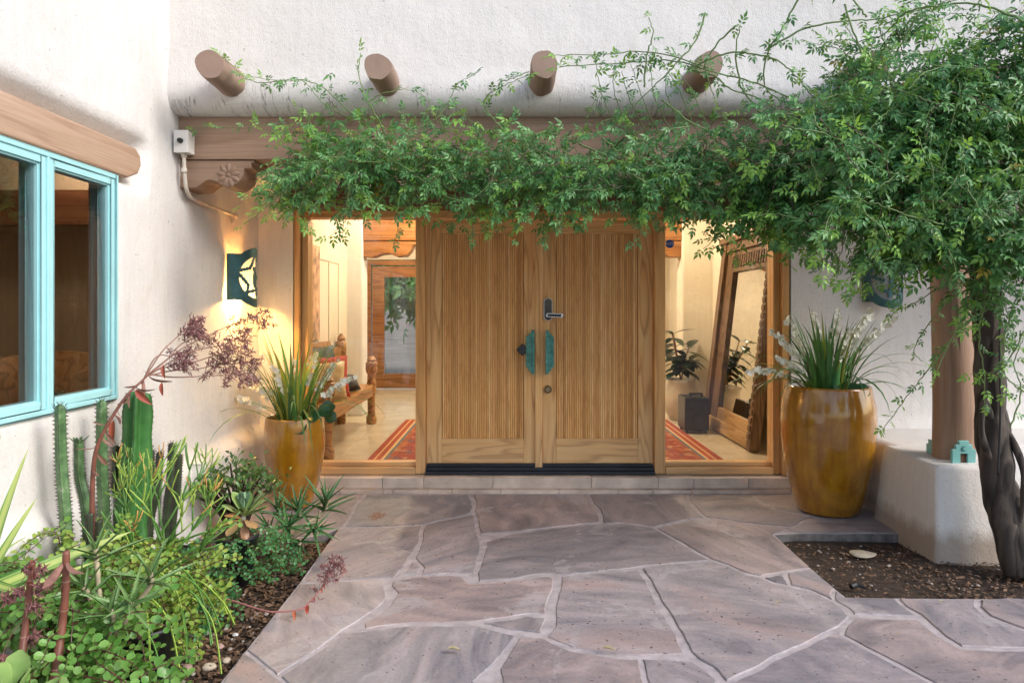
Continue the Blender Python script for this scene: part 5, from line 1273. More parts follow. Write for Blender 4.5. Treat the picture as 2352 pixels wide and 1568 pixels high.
# stumpy brown flapjack stalks
def stalk(lbl, pts, r0, head):
    t = thing('succulent_stalk', lbl, 'stalk', pts[0], 'bare brown succulent stalks at the front'); pp = spline(pts, 8); n = len(pp)
    MB().tube(pp, [r0*(1-.35*i/n)*(1+.06*math.sin(i*1.3)) for i in range(n)], 10).build('stem', M_stalk, t, smooth=True)
    for k in range(2, n-4, 6): MB().tube([pp[k], pp[k].lerp(pp[k+1], .25)], r0*(1-.35*k/n)*1.12, 10).build('leaf_scar', M_stalk2, t)
    r = random.Random(len(lbl))
    if head:
        m = MB()
        for j in range(16):
            a = pp[min(n-1, n-2-(j % 14))]; e = a+Vector((r.uniform(-.06, .06), r.uniform(-.05, .05), r.uniform(-.11, .0)))
            m.tube(spline([a, a.lerp(e, .5)+Vector((0, 0, .02)), e], 3), .0012, 3, cap=False); flower_head(m, e, .012, 22, r)
        m.build('dried_flowers', M_flower, t, kind='stuff')
        for j in range(9): a = j*2.4; put(lfr, pp[-1]+Vector((0, 0, -.01*j)), (math.cos(a), math.sin(a), .8), .32, parent=t)
    else:
        for j in range(4): a = j*1.7+.5; put(lfc, pp[-3], (math.cos(a)*.5, math.sin(a)*.5, -.8), 1.1, roll=j, parent=t)
    return t
stalk('leafless brown ringed stalk cut off at the top, right of its flowering twin', [P(110, 1640, 2.1), P(128, 1540, 2.15), P(142, 1440, 2.2), P(150, 1360, 2.2), P(152, 1265, 2.2)], .0155, False)
stalk('brown stalk with drooping dried flower heads at the lower left', [P(25, 1640, 2.05), P(45, 1540, 2.1), P(58, 1440, 2.15), P(68, 1350, 2.15), P(75, 1290, 2.15)], .013, True)
# fallen flower stalk across the mulch onto the flags
fl = thing('fallen_flower_stalk', 'long pinkish flower stalk lying across the mulch onto the flagstones', 'flower stalk', G(430, 1360))
pp = spline([G(400, 1352, .10), G(450, 1360, .09), G(520, 1375, .07), G(600, 1400, .05), G(640, 1404, .045), G(690, 1398, .05), G(712, 1380, .06), G(738, 1350, .10), G(752, 1320, .13), G(770, 1300, .15)], 6)
MB().tube(pp, [.0062*(1-.7*i/len(pp)) for i in range(len(pp))], 8).build('stem', plain('pink_stalk', (.32, .13, .12), .5, 0, .2), fl, smooth=True)
m = MB()
for i in range(len(pp)-16, len(pp)):
    for s in range(3): e = pp[i]+Vector((r_.uniform(-.03, .05), r_.uniform(-.04, .04), r_.uniform(-.02, .05))); m.tube([pp[i], e], .001, 3, cap=False); flower_head(m, e, .010, 9 if i > len(pp)-9 else 2, r_)
m.build('flower_cluster', M_flower, fl, kind='stuff')
for (i, s) in ((28, .55), (33, .45), (34, .5), (38, .3), (42, .3), (44, .32)): put(lfr, pp[min(i, len(pp)-1)], (.2, -.5, -.25), s*1.1, parent=fl)

# striped yucca leaves entering at the left
M_strip, _t, _b = nt('striped_yucca_leaf')
_sx = N(_t, 'SeparateXYZ'); _t.links.new(coords(_t), _sx.inputs[0])
_s = math_n(_t, 'FRACT', math_n(_t, 'MULTIPLY', _sx.outputs[0], 55.0))
_t.links.new(ramp(_t, math_n(_t, 'ABSOLUTE', math_n(_t, 'MULTIPLY', _sx.outputs[0], 40.)), [(0, (.45, .52, .16)), (.30, (.34, .44, .12)), (.34, (.10, .24, .05)), (.55, (.30, .42, .12)), (.6, (.06, .17, .035))]), _b.inputs['Base Color']); _b.inputs['Roughness'].default_value = .4
yl = proto(leaf_mesh(1.0, .024, 'spike', .10, .35, 12), 'leaf', M_strip)
yu = thing('striped_yucca', 'variegated striped sword leaves reaching in from the left edge', 'yucca', P(-60, 1420, 2.2))
for (u0, v0, d0, u1, v1, d1, w) in ((-60, 1400, 2.2, 42, 1025, 2.35, 1.2), (-70, 1400, 2.2, 68, 1140, 2.3, 1.1), (-40, 1360, 2.3, 298, 1212, 2.5, 1.35), (-40, 1300, 2.3, 60, 1220, 2.5, .6), (-20, 1380, 2.3, 215, 1285, 2.4, .8), (-70, 1420, 2.2, -30, 1000, 2.2, 1.2), (-50, 1330, 2.2, 130, 1385, 2.35, .8), (-90, 1400, 2.2, -60, 1100, 2.6, 1.2)):
    a, b = P(u0, v0, d0), P(u1, v1, d1); L = (b-a).length; put(yl, a, b-a, 1, up=(0, -.9, .4), parent=yu, scl=(w, L, L))
# big paddle leaves at the corner
pd2 = thing('paddle_plant', 'broad green paddle leaves with red rims at the bottom left corner', 'succulent', P(40, 1560, 2.0))
for i, (dx, dy, dz, s) in enumerate(((-.3, -.2, 1, 1.0), (.5, -.1, .8, 1.0), (.9, -.4, .35, 1.0), (.3, -.8, .4, 1.1), (-.7, -.3, .6, 1.2), (1, .2, .15, 1.2), (.0, .3, 1, 1.1))):
    put(pg, P(30, 1610, 1.98), (dx, dy, dz), s, up=(-dx, -dy-.3, .8), parent=pd2)
for (x, y, r, h, lb) in ((P(180, 1480, 2.45).x, 2.42, .11, .15, 'black nursery pot at the front of the bed under the pale aloe'), (P(345, 1440, 2.75).x, 2.72, .12, .22, 'black nursery pot hidden among the yellow-green leaves'), (P(100, 1580, 2.05).x, 2.05, .13, .10, 'black nursery pot at the bottom left corner'), (P(235, 1350, 3.0).x, 3.02, .16, .20, 'wide black nursery pot at the foot of the cactus columns'), (P(385, 1300, 3.75).x, 3.78, .12, .12, 'black nursery pot under the dark cactus clump')):
    o = tag(MB().lathe([(r*.8, 0), (r*.98, h), (r*1.05, h), (r*1.05, h+.02), (r*.97, h+.02), (r*.93, h-.03)], (x, y, -.05), 28).build('nursery_pot', M_pot, smooth=True), lb, 'plant pot', 'black nursery pots')
    MB().lathe([(.001, 0), (r*.94, 0)], (x, y, -.05+h-.02), 20, close=False).build('soil', M_soilpot, o)

# ================================================================== mulch, pebbles, leaf litter
def bed_pts(n, fn, seed):
    r = random.Random(seed); out = []
    while len(out) < n:
        p = fn(r)
        if p: out.append(p)
    return out
def leftbed(r):
    y = 1.0+3.7*r.random()**.8; x = r.uniform(XL+.05, left_edge(y)-.012); return (x, y) if not (y > E0.y+.05) else None
yq = q(4704, 693).y
def rightbed(r):
    x = r.uniform(1.4, 4.6); y = r.uniform(yq-.05, 4.28)
    k1, k2, k3 = q(3270, 327), q(3625, 642), q(3680, 685)
    xl = k1.x+(k3.x-k1.x)*((k1.y-y)/(k1.y-k3.y)) if y < k1.y else k1.x
    if y < q(3970, 690).y-.005: return None
    return (x, y) if x > xl+.02 and y < k1.y+.02 and not (2.48 < x < 2.93 and y > 3.98) else None
chip = [(-.5, 0, 0), (-.3, .5, .05), (.35, .45, .0), (.5, -.1, .08), (.1, -.5, .02)]
chipf = [(0, 1, 2), (0, 2, 3), (0, 3, 4)]
def litter(name, pts, z, mat, seed, s0, s1, asp=.45, lbl=None):
    r = np.random.RandomState(seed); n = len(pts); d = r.normal(size=(n, 3)); d[:, 2] *= .22
    nn = r.normal(size=(n, 3))*.35; nn[:, 2] = 1
    pos = np.array([(x, y, z+r.uniform(0, .012)) for x, y in pts]); sc = r.uniform(s0, s1, n)
    return scatter(name, [(x*asp, y, zz) for x, y, zz in chip], chipf, frames(d, nn), pos, sc, mat, None)
o = litter('bark_mulch', bed_pts(9000, leftbed, 1), -.040, M_chip, 5, .012, .042); o['label'] = 'brown bark mulch in the left bed'
o = litter('leaf_litter', bed_pts(2600, rightbed, 2), -.045, M_chip, 6, .008, .030, .4); o['label'] = 'dry leaf litter in the right bed'
o = litter('leaf_litter', [p for p in bed_pts(2600, rightbed, 9) if p[0] > 2.2], -.040, M_chip, 8, .014, .038, .4)
bm = bmesh.new(); bmesh.ops.create_icosphere(bm, subdivisions=1, radius=1); pv = [tuple(v.co) for v in bm.verts]; pf = [tuple(v.index for v in f.verts) for f in bm.faces]; bm.free()
pv = [(x*(1+.2*math.sin(5*y)), y*(1+.15*math.sin(4*z)), z*.6) for x, y, z in pv]
def pebbles(n, fn, seed, s0, s1, z):
    r = np.random.RandomState(seed); pts = bed_pts(n, fn, seed+50); d = r.normal(size=(n, 3)); d[:, 2] *= .1; nn = np.tile([[0, 0, 1.]], (n, 1))
    return scatter('gravel', pv, pf, frames(d, nn), np.array([(x, y, z) for x, y in pts]), r.uniform(s0, s1, n)**1.0, M_pebble, None, smooth=True)
def lb2(r):
    p = leftbed(r); return p if p and (p[0] > left_edge(p[1])-.35 and r.random() < (1 if p[1] < 3.3 else .25)) else None
pebbles(170, lb2, 3, .005, .016, -.036); pebbles(170, rightbed, 4, .004, .013, -.042)
# a few stones one can pick out
def pebble(x, y, z, s, mat, lbl, sq=.5, rot=0):
    bm = bmesh.new(); bmesh.ops.create_icosphere(bm, subdivisions=3, radius=1); me = bpy.data.meshes.new('stone')
    for v in bm.verts: n_ = noise.noise(v.co*1.3+Vector((x*9, y, 0))); v.co *= 1+.18*n_; v.co.z *= sq; v.co.y *= .8
    bm.to_mesh(me); bm.free(); me.materials.append(mat); me.polygons.foreach_set('use_smooth', [True]*len(me.polygons))
    o = bpy.data.objects.new('stone', me); C.collection.objects.link(o); o.location = (x, y, z); o.scale = (s, s, s); o.rotation_euler = (0, 0, rot)
    return tag(o, lbl, 'stone')
M_st1 = plain('buff_stone', (.50, .42, .32), .7, 0, .15, 3, .4, 30); M_st2 = plain('pink_stone', (.42, .28, .24), .7, 0, .15, 3, .4, 30); M_st3 = plain('white_stone', (.62, .60, .58), .6, 0, .1, 3)
g = G(1980, 1271, -.03); pebble(g.x, g.y, -.03, .078, plain('flat_stone', (.40, .35, .27), .8, 0, .15, 5), 'long flat buff stone lying in the right bed', .16)
for (u, v, s, mt, lb) in ((481, 1532, .028, M_st1, 'round yellowish pebble nearest the flagstone edge at the bottom left'), (520, 1517, .020, M_st1, 'yellowish pebble just right of the roundest one'), (430, 1532, .022, M_st2, 'pinkish pebble left of the yellowish ones'), (540, 1458, .015, M_st3, 'white pebble in the mulch close to the flagstone edge'), (505, 1485, .020, M_st2, 'flat pink pebble above the yellowish pair')):
    g = G(u, v, -.03); pebble(g.x, g.y, -.028, s, mt, lb, .55, u)
dk = thing('sprinkler_fitting', 'small black irrigation fitting lying in the right bed', 'irrigation fitting', G(1968, 1352, -.03))
g = G(1968, 1352, -.03)
MB().tube([g+Vector((-.03, 0, .012)), g+Vector((.0, .01, .018))], .014, 10).build('body', M_black, dk); MB().tube([g+Vector((.0, .01, .018)), g+Vector((.04, -.01, .012))], .008, 8).build('spout', M_black, dk)
# dead leaves on the flags
M_dl = plain('dry_fallen_leaf', (.30, .25, .14), .6, 0, .2, 30); dlp = proto(leaf_mesh(.065, .014, 'ovate', .3, .7, 7), 'fallen_leaf', M_dl)
for (u, v, a, s, lb) in ((1042, 1507, .2, .9, 'largest dry leaf on the flagstones near the bottom middle'), (1398, 1504, -.1, .9, 'pale dry leaf on a mortar joint at the bottom'), (1788, 1393, .1, .5, 'small green-yellow leaf on the big grey flagstone'), (2066, 1465, .4, .35, 'tiny yellow leaf on the right-hand grey flagstone'), (2165, 1391, .1, .5, 'small pale leaf beside the right bed edge'), (960, 1200, 1.1, .25, 'tiny brown leaf on the flagstones in front of the step'), (1208, 1276, 1.1, .2, 'tiny ochre leaf on the wide grey flagstone'), (1143, 1197, .3, .25, 'tiny olive leaf on the pink flagstone before the left door')):
    g = G(u, v); o = put(dlp, (g.x-.03*s, g.y, .020*s+.012), (math.cos(a), math.sin(a), .12), s); tag(o, lb, 'leaf')

# ================================================================== the vine
L_v1 = leafm('vine_leaf', (.045, .165, .052), (.16, .38, .115), .40, .26)
L_v2 = leafm('young_vine_leaf', (.17, .40, .06), (.31, .54, .10), .38, .35)
L_v3 = leafm('old_yellow_leaf', (.35, .24, .03), (.42, .32, .05), .5, .3)
M_vst = plain('green_vine_shoot', (.15, .23, .07), .5, 0, .2, 8)
M_vwood = plain('brown_vine_twig', (.13, .085, .06), .8, 0, .3, 20)
M_vbark = wood('vine_bark', (.022, .018, .016), (.05, .04, .033), (.10, .082, .068), 'z', .9, 0, 5.0, 1.0)
vine = thing('climbing_vine', 'leafy green climbing vine over the porch beam with dark twisted trunk', 'vine', G(2335, 1308))
VR = np.random.RandomState(5); rv = random.Random(5)
# twisted trunk: strands wound round each other
tk = [(2348, 1318, 3.74), (2322, 1225, 3.80), (2302, 1160, 3.84), (2288, 1080, 3.86), (2278, 1000, 3.88), (2276, 930, 3.90), (2270, 850, 3.92), (2268, 770, 3.92), (2262, 690, 3.92), (2255, 600, 3.90), (2250, 500, 3.85), (2230, 400, 3.80)]
ax = spline([P(*t) for t in tk], 8); tb = MB(); strands = 8
for s in range(strands):
    pts = []; rr_ = []
    for i, p in enumerate(ax):
        a = i*.11*(1 if s % 2 else .7)+s*2*PI/strands; w = .031+.009*math.sin(i*.23+s*2)
        f = i/len(ax); w *= (1.1-.45*f)
        pts.append(p+Vector((math.cos(a)*w, math.sin(a)*w, .01*math.sin(i*.5+s)))); rr_.append((.037-.014*f)**.86*(1+.12*math.sin(i*.33+s*3)+.04*math.sin(i*1.1+s)))
    tb.tube(pts, rr_, 9)
for s in range(34):      # shaggy strips of bark over the strands
    i0 = rv.randint(0, len(ax)-30); n_ = rv.randint(10, 28); a0 = rv.uniform(0, 6.28); pts = []
    for i in range(i0, i0+n_):
        f = i/len(ax); a = a0+i*.09; w = (.031*(1.1-.45*f)+.022*(1-.35*f))*rv.uniform(.97, 1.08); pts.append(ax[i]+Vector((math.cos(a)*w, math.sin(a)*w, 0)))
    tb.tube(pts, [rv.uniform(.003, .007)*(.3 if k in (0, n_-1) else 1) for k in range(n_)], 4)
for (a, b, c, d_) in (((2330, 1240, 3.78), (2352, 1150, 3.74), (2345, 1060, 3.78), (2300, 960, 3.86)), ((2275, 960, 3.84), (2262, 920, 3.80), (2256, 1000, 3.80), (2290, 1090, 3.84))):
    pts = spline([P(*a), P(*b), P(*c), P(*d_)], 8); tb.tube(pts, [.017*(1+.2*math.sin(i*.8)) for i in range(len(pts))], 8)
trunk = tb.build('trunk', M_vbark, vine, smooth=True)
m = MB(); m.tube(spline([P(2292, 1090, 3.76), P(2298, 950, 3.78), P(2296, 800, 3.8), P(2300, 640, 3.8)], 8), .006, 6); m.build('irrigation_hose', M_black, trunk, smooth=True)

pos, dr, nr, sc, kd = [], [], [], [], []
def sprig(p, d, s, young=0):
    pos.append(tuple(p)); dr.append(tuple(d)); nr.append((rv.uniform(-.5, .5), -.75+rv.uniform(-.4, .4), .55+rv.uniform(-.3, .5))); sc.append(s); kd.append(young)
stems = MB(); twigs = MB(); shoots = []
def shoot(ctrl, r=.0035, leaf=1.0, green=True, young_tip=True, gap=.045, start=.0, s=1.0):
    pts = spline([P(*c) for c in ctrl], 7)
    for i in range(1, len(pts)-1): pts[i] = pts[i]+Vector((rv.uniform(-1, 1), rv.uniform(-1, 1), rv.uniform(-1, 1)))*.004
    k = len(pts); (stems if green else twigs).tube(pts, [r*(1-.6*i/k) for i in range(k)], 5); acc = 0; L = 0; tot = sum((pts[i+1]-pts[i]).length for i in range(k-1))
    for i in range(k-1):
        seg_ = pts[i+1]-pts[i]; n_ = seg_.length; d0 = seg_.normalized()
        while acc < n_:
            f = (L+acc)/tot; p = pts[i]+d0*acc
            if f >= start and rv.random() < leaf:
                a = rv.uniform(0, 2*PI); o1 = d0.orthogonal().normalized(); o2 = d0.cross(o1); e = (o1*math.cos(a)+o2*math.sin(a))*.9+d0*.5+Vector((0, 0, -.25))
                sprig(p, e, s*rv.uniform(.7, 1.15), 1 if (young_tip and f > .72 and rv.random() < .7) else 0)
            acc += gap*rv.uniform(.6, 1.3)
        acc -= n_; L += n_
    sprig(pts[-1], (pts[-1]-pts[-2]), s, 1 if young_tip else 0)
A = 3.88
shoot([(860,300,A),(790,245,A-.03),(740,200,A-.08),(680,182,A-.1),(600,190,3.9),(556,172,3.85),(510,126,3.8)], .004, 1.0, s=.9)
shoot([(800,270,A),(740,235,A-.1),(700,190,3.75),(640,185,3.7),(575,175,3.65)], .003, .9, s=.85)
shoot([(900,330,A),(860,260,A-.05),(838,220,A-.1),(824,170,A-.12),(828,122,A-.12)], .005, .9, s=1.1)
shoot([(845,235,3.7),(880,215,3.66),(930,205,3.68),(975,222,3.75),(990,250,3.8)], .0028, .9, s=.8)
shoot([(750,330,3.95),(690,300,3.95),(600,286,4.0),(520,292,4.05),(445,294,4.1)], .003, .85, s=.8)
shoot([(760,350,3.95),(690,330,3.9),(640,315,3.88),(600,300,3.88),(585,285,3.88)], .004, 1, s=1)
shoot([(800,380,3.9),(720,400,3.8),(650,440,3.75),(600,485,3.72),(560,515,3.7)], .004, 1, s=1)
shoot([(680,380,3.85),(630,380,3.8),(610,420,3.78),(580,445,3.75),(556,470,3.74)], .004, 1, s=1)
shoot([(720,420,3.8),(690,455,3.78),(670,480,3.76)], .004, 1, s=1)
shoot([(1180,330,3.85),(1140,280,3.8),(1110,235,3.78),(1150,200,3.74),(1210,175,3.7)], .0045, .8, s=1)
shoot([(1130,310,3.85),(1080,275,3.8),(1030,240,3.78),(960,270,3.8)], .003, .8, s=.9)
shoot([(1900,270,3.7),(1760,200,3.65),(1640,165,3.62),(1540,140,3.6),(1420,145,3.62),(1285,155,3.6)], .0055, .9, s=1)
shoot([(1640,160,3.6),(1500,120,3.58),(1380,125,3.58),(1270,128,3.6)], .004, 1, s=.85)
shoot([(1215,165,3.62),(1180,180,3.62),(1150,190,3.65),(1130,215,3.68)], .003, 1, s=.9)
for i in range(8):
    u = 1380+i*30; shoot([(u+60, 330, 3.8), (u+25, 270, 3.76), (u, 210, 3.7), (u-15+rv.uniform(-20, 20), 150+rv.uniform(-15, 20), 3.65)], .0035, .95, s=.95)
for c in ([(1850,-30,3.3),(1800,60,3.35),(1765,120,3.4),(1755,175,3.45),(1770,215,3.5),(1850,255,3.6),(1930,280,3.6)], [(1580,160,3.5),(1660,125,3.45),(1740,125,3.4),(1800,150,3.4),(1840,190,3.45),(1880,240,3.5)],
          [(1760,115,3.4),(1840,70,3.35),(1920,52,3.3),(2000,45,3.3),(2080,30,3.25),(2200,0,3.2)], [(1700,200,3.6),(1750,260,3.6),(1800,262,3.6),(1900,262,3.55),(2000,290,3.5),(2060,330,3.5)],
          [(1590,160,3.6),(1640,175,3.55),(1680,205,3.5),(1760,235,3.5),(1830,300,3.5),(1880,330,3.5)], [(2352,50,3.0),(2250,10,3.1),(2150,15,3.15),(2080,30,3.2),(2030,80,3.3),(1970,100,3.35),(1900,180,3.45)],
          [(1620,30,3.5),(1600,90,3.5),(1560,140,3.5),(1500,200,3.55),(1440,260,3.6)], [(1690,60,3.4),(1640,110,3.45),(1620,160,3.5),(1640,220,3.55)], [(1990,40,3.2),(1960,0,3.2),(1930,-40,3.2)],
          [(1940,10,3.3),(1970,100,3.3),(2010,180,3.3),(2050,240,3.3)], [(1520,230,3.6),(1600,290,3.6),(1700,330,3.6),(1800,430,3.55)], [(1330,330,3.7),(1420,370,3.68),(1500,420,3.66),(1540,470,3.65)],
          [(1500,430,3.65),(1620,400,3.65),(1720,330,3.6),(1760,280,3.6)], [(2110,30,3.1),(2060,120,3.2),(2040,170,3.3),(2060,240,3.3)], [(1480,200,3.6),(1485,130,3.58),(1500,80,3.55),(1490,40,3.55)],
          [(1700,200,3.5),(1690,120,3.45),(1700,60,3.4)], [(1780,330,3.5),(1700,340,3.55),(1600,370,3.6),(1520,400,3.6)], [(1990,250,3.4),(1900,300,3.4),(1800,380,3.45),(1740,400,3.5)]):
    shoot(c, .0055, .55, s=.95, young_tip=rv.random() < .6)
for (u, v, l) in ((770,470,75),(700,470,50),(1100,440,65),(880,440,50),(1210,460,55),(1290,460,50),(1000,430,45),(1380,450,40),(1500,460,40),(1590,470,35),(940,440,40),(820,450,40),(1640,490,70),(1700,500,90),(1760,540,60),(1450,470,35),(1160,450,50)):
    shoot([(u, v-60, 3.8), (u+rv.uniform(-15, 15), v-10, 3.74), (u+rv.uniform(-20, 20), v+l*.6, 3.72), (u+rv.uniform(-25, 25), v+l, 3.72)], .003, 1, s=.95)
shoot([(1760,480,3.6),(1700,520,3.6),(1650,545,3.6),(1615,572,3.62)], .004, 1, s=1)
for c in ([(2250,640,3.6),(2180,650,3.65),(2110,690,3.7),(2050,720,3.75)], [(2280,700,3.6),(2200,760,3.6),(2140,840,3.7),(2090,900,3.8),(2030,985,4.0)], [(2200,640,3.7),(2150,720,3.9),(2100,800,4.2),(2120,830,4.2)], [(2230,700,3.5),(2190,770,3.5),(2150,860,3.5)],
          [(2352,760,3.4),(2320,820,3.4),(2290,850,3.45),(2230,860,3.5)], [(2352,900,3.4),(2310,860,3.4),(2300,800,3.4),(2320,740,3.4)], [(2150,560,3.5),(2060,610,3.6),(1990,660,3.7)], [(2320,980,3.5),(2345,900,3.5),(2330,830,3.5),(2350,780,3.4)],
          [(2280,620,3.5),(2250,760,3.5),(2262,860,3.52),(2262,930,3.55)], [(2352,640,3.3),(2310,760,3.35),(2300,900,3.4)]):
    shoot(c, .0045, .8, s=.95)
# body of the vine: clumps through a volume along the beam and over the post
body = [(640,372,40,50,3.88,.16),(700,345,60,95,3.88,.2),(760,330,60,95,3.88,.2),(830,350,70,105,3.87,.2),(900,365,70,95,3.86,.2),(980,370,70,85,3.86,.2),(1060,375,70,85,3.85,.2),(1140,385,70,90,3.85,.2),(1220,395,70,85,3.84,.2),(1300,390,70,100,3.82,.22),(1380,390,70,105,3.8,.22),(1460,385,70,95,3.8,.22),(1540,385,70,90,3.78,.24),(1620,385,75,95,3.75,.26),(1700,400,80,115,3.7,.3)]
big = [(1780,430,85,120,3.65,.34),(1850,420,90,140,3.6,.4),(1930,400,95,165,3.55,.45),(2010,390,100,190,3.5,.5),(2090,370,110,220,3.45,.55),(2170,350,110,260,3.4,.6),(2250,350,120,300,3.35,.6),(2330,350,120,330,3.3,.6),(2420,360,110,340,3.3,.6),(2020,530,90,60,3.5,.4),(2120,555,100,60,3.45,.4),(2230,580,110,55,3.4,.4),(2330,580,100,70,3.3,.4),(2500,420,120,300,3.4,.6),(1940,480,90,65,3.55,.35)]
def fill(blobs, n, s0, s1, young, spread=1.0):
    w = [b[2]*b[3] for b in blobs]
    cl = []
    for _ in range(n//26):
        b = rv.choices(blobs, w)[0]; a = rv.uniform(0, 2*PI); q_ = rv.random()**.5; k = b[4]/F
        c = P(b[0]+b[2]*q_*math.cos(a), b[1]+b[3]*q_*math.sin(a), b[4]); c.y += rv.uniform(-.5, .5)*b[5]*(1.15-q_*.6)*2*.5
        cl.append((c, rv.random() < young))
    for c, yg in cl:
        ax_ = Vector((rv.uniform(-1, 1), rv.uniform(-.8, .2), rv.uniform(-1, .35))).normalized(); m_ = rv.randint(8, 40)
        L = rv.uniform(.10, .24); twigs.tube([c-ax_*L*.7, c+Vector((0, 0, .015)), c+ax_*L*.7], rv.choice((.0018, .0022, .0034)), 4, cap=False)
        for j in range(m_):
            t = rv.uniform(-.5, .5); p = c+ax_*L*t+Vector((rv.gauss(0, .03), rv.gauss(0, .035), rv.gauss(0, .03)-.02*abs(t)))*spread
            a = rv.uniform(0, 2*PI); d_ = Vector((math.cos(a)*.8, math.sin(a)*.5-.35, rv.uniform(-.9, .25)))
            sprig(p, d_, rv.uniform(s0, s1), 1 if (yg and rv.random() < .75) or rv.random() < .035 else (2 if rv.random() < .018 else 0))
body = [(u, v+(8 if u < 1050 else 22), a*1.15, b*.95, d, t) for u, v, a, b, d, t in body]
big += [(2035, 195, 50, 45, 3.45, .1), (1965, 190, 50, 45, 3.5, .1), (2030, 120, 60, 40, 3.4, .1), (1950, 250, 60, 45, 3.5, .1)]
fill(body, 2000, .6, 1.35, .12, 1.9); fill(big, 8800, .65, 1.5, .10, 1.5)
def wisp(u, v, d, ang, L, s=.95, leaf=.92):
    c = [(u, v, d)]; st_ = L/4
    for i in range(4):
        ang += rv.uniform(-.45, .45); u += math.cos(ang)*st_; v += -math.sin(ang)*st_+4*i; d -= rv.uniform(-.02, .03); c.append((u, v, d))
    shoot(c, rv.uniform(.0022, .0042), leaf, gap=.034, s=s, green=rv.random() < .8, young_tip=rv.random() < .5)
for i in range(230):
    u = rv.uniform(660, 1800); v = 372+rv.gauss(0, 38)+(18 if u > 1050 else 0); d = 3.82-.00012*(u-600)*1.4+rv.uniform(-.16, .08)
    ang = rv.choice((rv.uniform(2.2, 4.2), rv.uniform(2.2, 4.2), rv.uniform(3.9, 5.3), rv.uniform(.9, 2.4), rv.uniform(-.6, .6)))
    L = rv.uniform(90, 210)
    if math.sin(ang) > .5: L *= .75
    if math.sin(ang) < -.3: L = min(L, (492-v)/abs(math.sin(ang))*.85) if v < 470 else 50
    if u+math.cos(ang)*L < 600 or (u < 760 and v < 320): continue
    wisp(u, v, d, ang, L)
for i in range(150):       # long arching shoots that leave the crown over the post
    a = rv.uniform(.2, 6.1); cu, cv = rv.uniform(1880, 2330), rv.uniform(180, 560)
    L = rv.uniform(110, 220)
    if cv-math.sin(a)*L > (600 if cu < 2100 else 650): continue
    wisp(cu, cv, rv.uniform(3.0, 3.3), a, L, 1.05)
for (u, v, a) in ((1850,330,2.6),(1900,280,2.4),(1960,230,2.3),(2010,180,2.2),(2070,120,2.1),(2130,90,2.0),(2180,60,2.2),(1820,480,4.4),(1880,500,4.3),(1940,540,4.2),(2000,570,4.2),(2060,590,4.2),(1790,360,2.9),(2240,40,2.2),(2230,660,4.5),(2300,680,4.6),(1980,150,2.0),(2100,60,2.6)):
    for k in range(3): wisp(u+rv.uniform(-30, 30), v+rv.uniform(-20, 20), 3.45, a+rv.uniform(-.6, .6), rv.uniform(70, 150)*(.55 if a > 4 else 1), 1.0)
stems.build('shoots', M_vst, vine, smooth=True, kind='stuff'); twigs.build('twigs', M_vwood, vine, kind='stuff')
# compound leaf: five folded leaflets on a short stalk
def leaflet(bx, by, ang, L, W, dz):
    c, s = math.cos(ang), math.sin(ang)
    pts = [(0, 0, 0), (-W, L*.38, .25*W), (0, L*.45, -.15*W), (W, L*.38, .25*W), (-W*.62, L*.72, .1*W), (W*.62, L*.72, .1*W), (0, L, dz*L)]
    return [(bx+x*c+y*s, by-x*s+y*c, z+dz*y*.6) for x, y, z in pts], [(0, 2, 1), (0, 3, 2), (1, 2, 4), (2, 3, 5), (2, 6, 4), (2, 5, 6)]
tv, tf = [], []
for (by, ang, L, W) in ((.014, -1.15, .026, .0062), (.014, 1.15, .026, .0062), (.030, -.85, .032, .0075), (.030, .85, .032, .0075), (.040, 0, .040, .009)):
    v_, f_ = leaflet(0, by, ang, L, W, -.25 if ang else -.15); b = len(tv); tv += v_; tf += [tuple(b+i for i in f) for f in f_]
pos = np.array(pos); dr = np.array(dr); nr = np.array(nr); sc = np.array(sc); kd = np.array(kd); Mx = frames(dr, nr)
key = pos[:, 1]-.25*np.abs(pos[:, 0]); vis = np.where((kd != 2) & (pos[:, 0]/pos[:, 1] < .74))[0]; front = vis[np.argsort(key[vis])[:290]]; isf = np.zeros(len(pos), bool); isf[front] = True
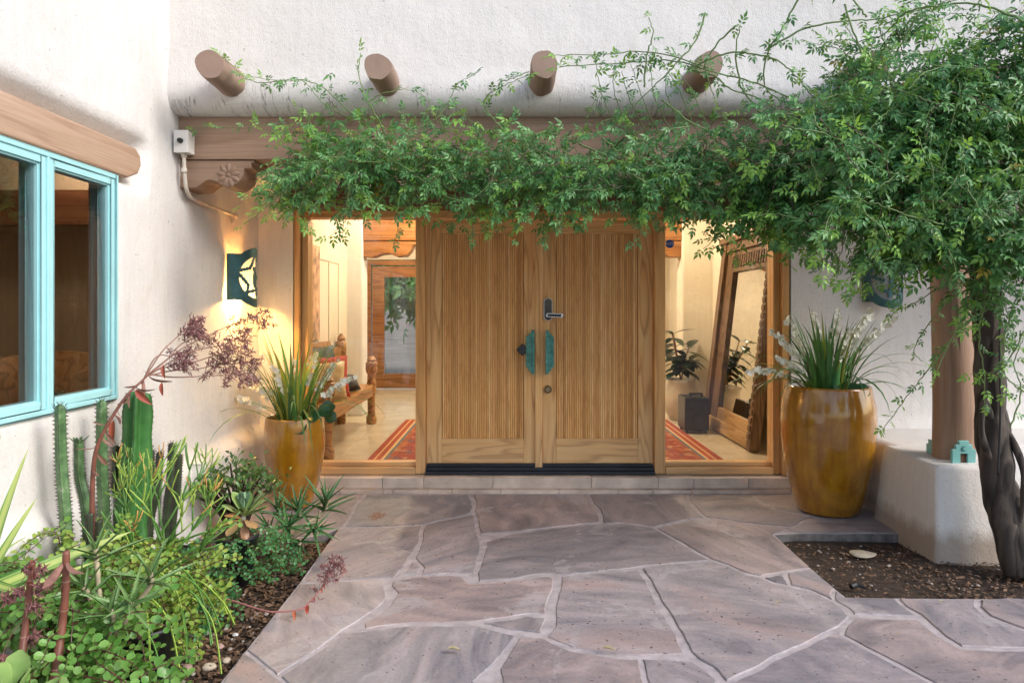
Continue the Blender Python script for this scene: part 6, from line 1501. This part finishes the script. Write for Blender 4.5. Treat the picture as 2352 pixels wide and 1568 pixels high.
for i_, mt in ((0, L_v1), (1, L_v2)):
    me = bpy.data.meshes.new('leaf'); me.from_pydata(tv, [], tf); me.materials.append(mt); me.polygons.foreach_set('use_smooth', [True]*len(tf))
    for k in front[kd[front] == i_]:
        o = bpy.data.objects.new('leaf', me); C.collection.objects.link(o); attach(o, vine); o.matrix_basis = Matrix.Translation(pos[k]) @ Matrix(Mx[k].tolist()).to_4x4() @ Matrix.Scale(float(sc[k]), 4)
for i_, mt, nm in ((0, L_v1, 'foliage'), (1, L_v2, 'young_foliage'), (2, L_v3, 'yellow_foliage')):
    s_i = (kd == i_) & ~isf; scatter(nm, tv, tf, Mx[s_i], pos[s_i], sc[s_i], mt, vine, smooth=True)

# ================================================================== what stands behind the camera and shows in the panes
def tree(x, y, h, cr, seed, lbl):
    r = random.Random(seed); t = thing('mesquite_tree', lbl, 'tree', (x, y, -.12), 'trees across the drive'); m = MB(); ps = []; ds = []
    top = Vector((x, y, h*.5)); m.tube(spline([(x, y, -.15), (x+.1, y, h*.25), top], 5), [.16-.006*i for i in range(11)], 8)
    for i in range(9):
        a = i*2.4; e = Vector((x+cr*.75*math.cos(a), y+cr*.75*math.sin(a), h*(.6+.3*r.random()))); m.tube(spline([top, top.lerp(e, .5)+Vector((0, 0, .3)), e], 4), [.07-.006*j for j in range(9)], 6)
        for j in range(260):
            p = top.lerp(e, r.uniform(.35, 1.1))+Vector((r.gauss(0, .4), r.gauss(0, .4), r.gauss(0, .3))); ps.append(tuple(p)); ds.append((r.uniform(-1, 1), r.uniform(-1, 1), r.uniform(-1, .5)))
    m.build('trunk', M_vbark, t, smooth=True); ps = np.array(ps); n = len(ps)
    scatter('crown', tv, tf, frames(np.array(ds), NR.normal(size=(n, 3))+[0, 0, .5]), ps, NR.uniform(4, 7, n), L_v1, t)
tree(-4.5, -9.5, 4.6, 2.2, 1, 'mesquite tree across the drive, opposite the left sidelight')
tree(4.8, -11, 5.2, 2.6, 2, 'mesquite tree across the drive, opposite the right sidelight')
tree(9.5, -6, 4.2, 2.0, 3, 'mesquite tree furthest right across the drive')
tree(-1.7, 15.5, 3.4, 1.6, 4, 'small tree beyond the garden door at the back')
for o in PROTO: bpy.data.objects.remove(o)
